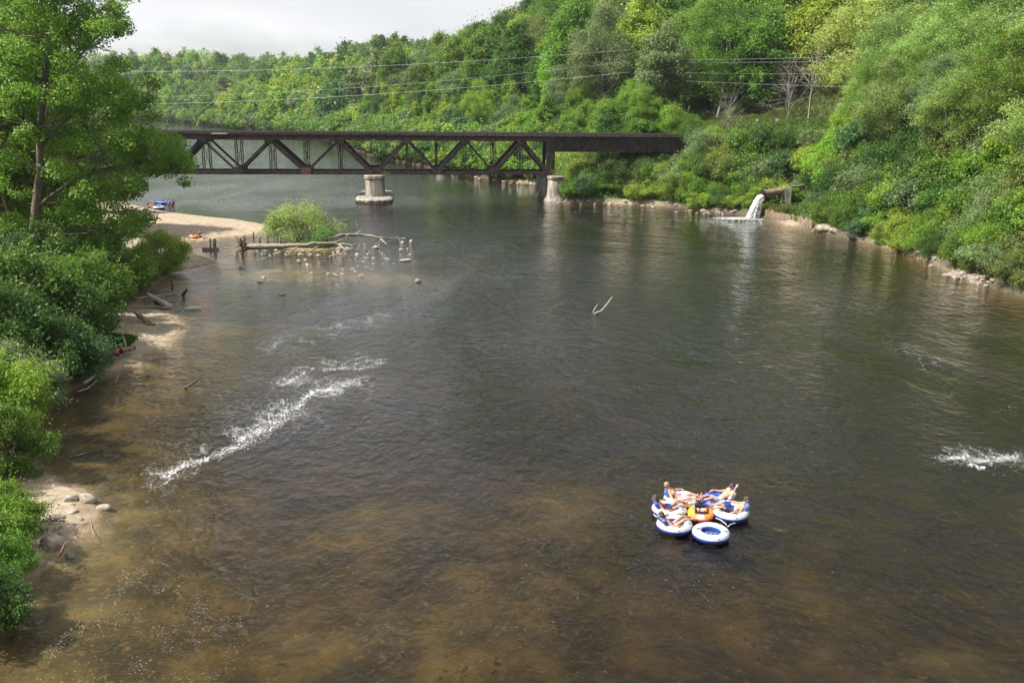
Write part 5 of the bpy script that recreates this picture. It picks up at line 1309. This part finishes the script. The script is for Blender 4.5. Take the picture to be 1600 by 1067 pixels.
# orange cooler float in the middle
p = at(1095, 801, .2); co = empty('cooler_float', (p.x, p.y, 0), 'orange and yellow inflated cooler float with an open black bin between the tubes', 'cooler float', rz=D(-10))
MB().add(*torus_part(.36, .15, 0, 2*np.pi, 40, 14, .17, sx=1.0, sy=1.25)).obj('ring', VOR, co, True)
m = MB(); m.add(*torus_part(.36, .155, -.2, 1.9, 18, 10, .172, sx=1.0, sy=1.25, th0=2.2, th1=4.0)); m.obj('yellow_panel', VY, co, True)
m = MB(); m.add(*torus_part(.36, .154, .2, 2.3, 12, 10, .172, sx=1.0, sy=1.25, th0=4.35, th1=5.0)); m.obj('pink_panel', PINK, co, True)
m = MB(); m.box((0, 0, .1), (.46, .6, .12)); 
for x in (-.24, .24): m.box((x, 0, .25), (.04, .66, .3))
for y in (-.31, .31): m.box((0, y, .25), (.44, .04, .3))
m.obj('bin', BLK, co)
m = MB()
for x, y in ((-.12, .1), (.02, -.12), (.12, .08), (-.1, -.12), (.05, .16)): m.lathe([(.005, .16), (.05, .16), (.05, .3), (.03, .33), (.005, .33)], (x, y, 0), 12)
m.obj('cans', VW, co, True)
MB().bar((-.26, .33, .36), (.26, .33, .36), .05, .03).bar((-.26, -.33, .36), (-.26, .33, .36), .05, .03).obj('bin_rim', VW, co)
# tie rope
def rope(pts, label):
    q = np.array([np.array(at(x, y, z)) for x, y, z in pts]); tag(MB().tube(q, .014, 6).obj('tie_rope', ROPE, None, True), label, 'rope', 'ropes tying the floats')
rope([(1118,809,.15),(1126,812,.2),(1134,818,.3),(1137,823,.3),(1141,819,.1),(1152,816,.04),(1160,811,.04),(1168,806,.05),(1169,803,.2)], 'white rope sagging from the right tube to the empty nearest tube')
rope([(1089,773,.3),(1092,777,.2),(1096,780,.3)], 'short white rope between the two back tubes')
rope([(1021,803,.15),(1026,808,.05),(1031,812,.2)], 'short white rope between the two left tubes')
sitter(tA, recline(armL=((.3, .45, .42), (-.02, .62, .5)), lift=.06), 'shirtless person in sunglasses leaning back in the back left tube', SKIN, BLOND, clothes=[('shorts', PAT, .7), ('sunglasses', BLK)])
sitter(tB, recline(lift=0, spread=.2, legs=.04), 'person in dark red top lying in the left tube with raised knees', SKIN2, HAIR, sex='f', hairlen=.14, clothes=[('top', RED, .9), ('shorts', NAVY, .35)])
sitter(tC, recline(lift=.02, spread=.12), 'brown-haired person in pink swimwear lying in the lower left tube', SKIN, HAIR, sex='f', hairlen=.16, clothes=[('top', PAT, .2), ('shorts', PAT, .15)])
sitter(tE, recline(lift=.06, armR=((.4, -.42, .62), (.62, -.30, .9))), 'shirtless person with a cap on leaning back in the back right tube', SKIN, HAIR, clothes=[('shorts', GREYC, .6), ('cap', NAVY)])
sitter(tF, recline(lift=.02), 'shirtless brown-haired person sitting in the large right tube', SKIN, HAIR, clothes=[('shorts', NAVY, .6)])
# ---- beached floats and people by the sandbar
p = at(246, 328, .2); t6 = river_tube(248, 324, D(100), 'white river tube lying at the edge of the sandbar', 1.3); t6['group'] = 'floats by the sandbar'
def raft(px, py, rz, label):
    p = at(px, py, .1); o = empty('inflatable_raft', (p.x, p.y, 0), label, 'raft', 'floats by the sandbar', rz)
    MB().add(*torus_part(.62, .2, 0, 2*np.pi, 44, 12, .18, sx=2.0, sy=1.0)).obj('side_tube', VB, o, True)
    MB().lathe([(.5, .1), (.01, .08)], (0, 0, 0), 28, 2.0, 1).obj('floor', NAVY, o)
    for x in (-.45, .45): m = MB(); pillow(m, (x, 0, .26), (.28, .9, .24), np.eye(3)); m.obj('seat', NAVY, o, True)
    MB().tube([(-1.5, 0, .3), (-1.62, 0, .36), (-1.5, .15, .3)], .02, 6).obj('handle', BLK, o, True)
raft(257, 317, D(-8), 'dark blue inflatable raft beside a wading person at the sandbar')
def standing(px, py, z, rz, label, skin, hair, clothes, **k):
    p = at(px, py, 0); zz = max(hz(p.x, p.y), -.45) if z is None else z
    o = empty('person', (p.x, p.y, zz), label, 'person', 'people by the sandbar', rz)
    J = dict(pelvis=(0, 0, .93), chest=(.02, 0, 1.26), neck=(.02, 0, 1.46), head=(.04, 0, 1.62), shL=(.0, .18, 1.4), shR=(.0, -.18, 1.4), elL=(.05, .25, 1.13), elR=(.08, -.27, 1.14), wrL=(.25, .2, .98), wrR=(.28, -.2, 1.0),
             knL=(.04, .1, .5), knR=(-.02, -.1, .5), anL=(-.02, .11, .08), anR=(-.12, -.11, .08), ftL=(1, .1, -.1), ftR=(1, -.1, -.1), hnL=(0, 0, 1), hnR=(0, 0, 1))
    person(o, J, skin, hair, clothes=clothes, **k); return o
standing(270, 327, -.35, D(170), 'shirtless person wading beside the dark blue raft, nearer the camera side', SKIN2, HAIR, [('shorts', RED, .6)])
standing(265, 325, -.4, D(200), 'dark-haired person wading just behind the other one at the raft', SKIN2, HAIR, [('shorts', NAVY, .6)])
def sitting(px, py, rz, label, skin, hair, clothes, **k):
    p = hit(px, py); o = empty('person', p, label, 'person', 'people by the sandbar', rz)
    J = dict(pelvis=(0, 0, .1), chest=(-.06, 0, .45), neck=(-.04, 0, .64), head=(0, 0, .8), shL=(-.06, .17, .58), shR=(-.06, -.17, .58), elL=(.05, .27, .34), elR=(-.2, -.26, .32), wrL=(.28, .2, .38), wrR=(-.3, -.25, .06),
             knL=(.42, .12, .42), knR=(.45, -.12, .38), anL=(.68, .12, .05), anR=(.78, -.1, .05), ftL=(1, 0, .3), ftR=(1, 0, .3), hdR=(-.3, 0, -.3), hnL=(0, 0, 1), hnR=(0, 0, 1))
    person(o, J, skin, hair, clothes=clothes, **k)
sitting(314, 371, D(-50), 'dark-haired person in a red and white top sitting on the sandbar', SKIN, HAIR, [('top', RED, .9), ('shorts', NAVY, .5)])
sitting(232, 324, D(-30), 'person in a dark red top sitting behind the beached white tube', SKIN, HAIR, [('top', RED, .9), ('shorts', PAT, .5)])
p = hit(303, 372); o = empty('beach_float', p, 'small orange and pink float lying beside the person on the sandbar', 'float')
MB().add(*torus_part(.38, .14, 0, 2*np.pi, 32, 10, .14)).obj('ring', VOR, o, True); m = MB(); pillow(m, (-.3, -.1, .25), (.4, .5, .2), np.eye(3)); m.obj('pillow', PINK, o, True)
p = hit(1182, 195)
for k, (x, y) in enumerate([(1182, 194), (1213, 194)]):
    q = hit(x, y+6); o = empty('marker_sign', q, ['white marker board on a stake in the rough grass, left one', 'white marker board on a stake in the rough grass, right one'][k], 'sign', 'white marker boards')
    MB().box((0, 0, .55), (.06, .06, 1.1)).obj('stake', DRIFT, o); MB().box((0, -.05, 1.25), (.45, .04, .4)).obj('board', VW, o)
# ---------------------------------------------------------------- light summer haze over the valley
hm_, N_, L_ = new_mat('haze'); o_ = N_.new('ShaderNodeOutputMaterial'); pv = N_.new('ShaderNodeVolumePrincipled')
pv.inputs['Color'].default_value = (.86, .92, 1, 1); pv.inputs['Density'].default_value = .00010; pv.inputs['Anisotropy'].default_value = .3
L_.new(pv.outputs['Volume'], o_.inputs['Volume'])
if USE_HAZE:
    m = MB(); m.box((-180, 560, 44), (1560, 1260, 108)); tag(m.obj('haze', hm_), 'thin pale summer haze in the valley air', 'haze', kind='stuff')
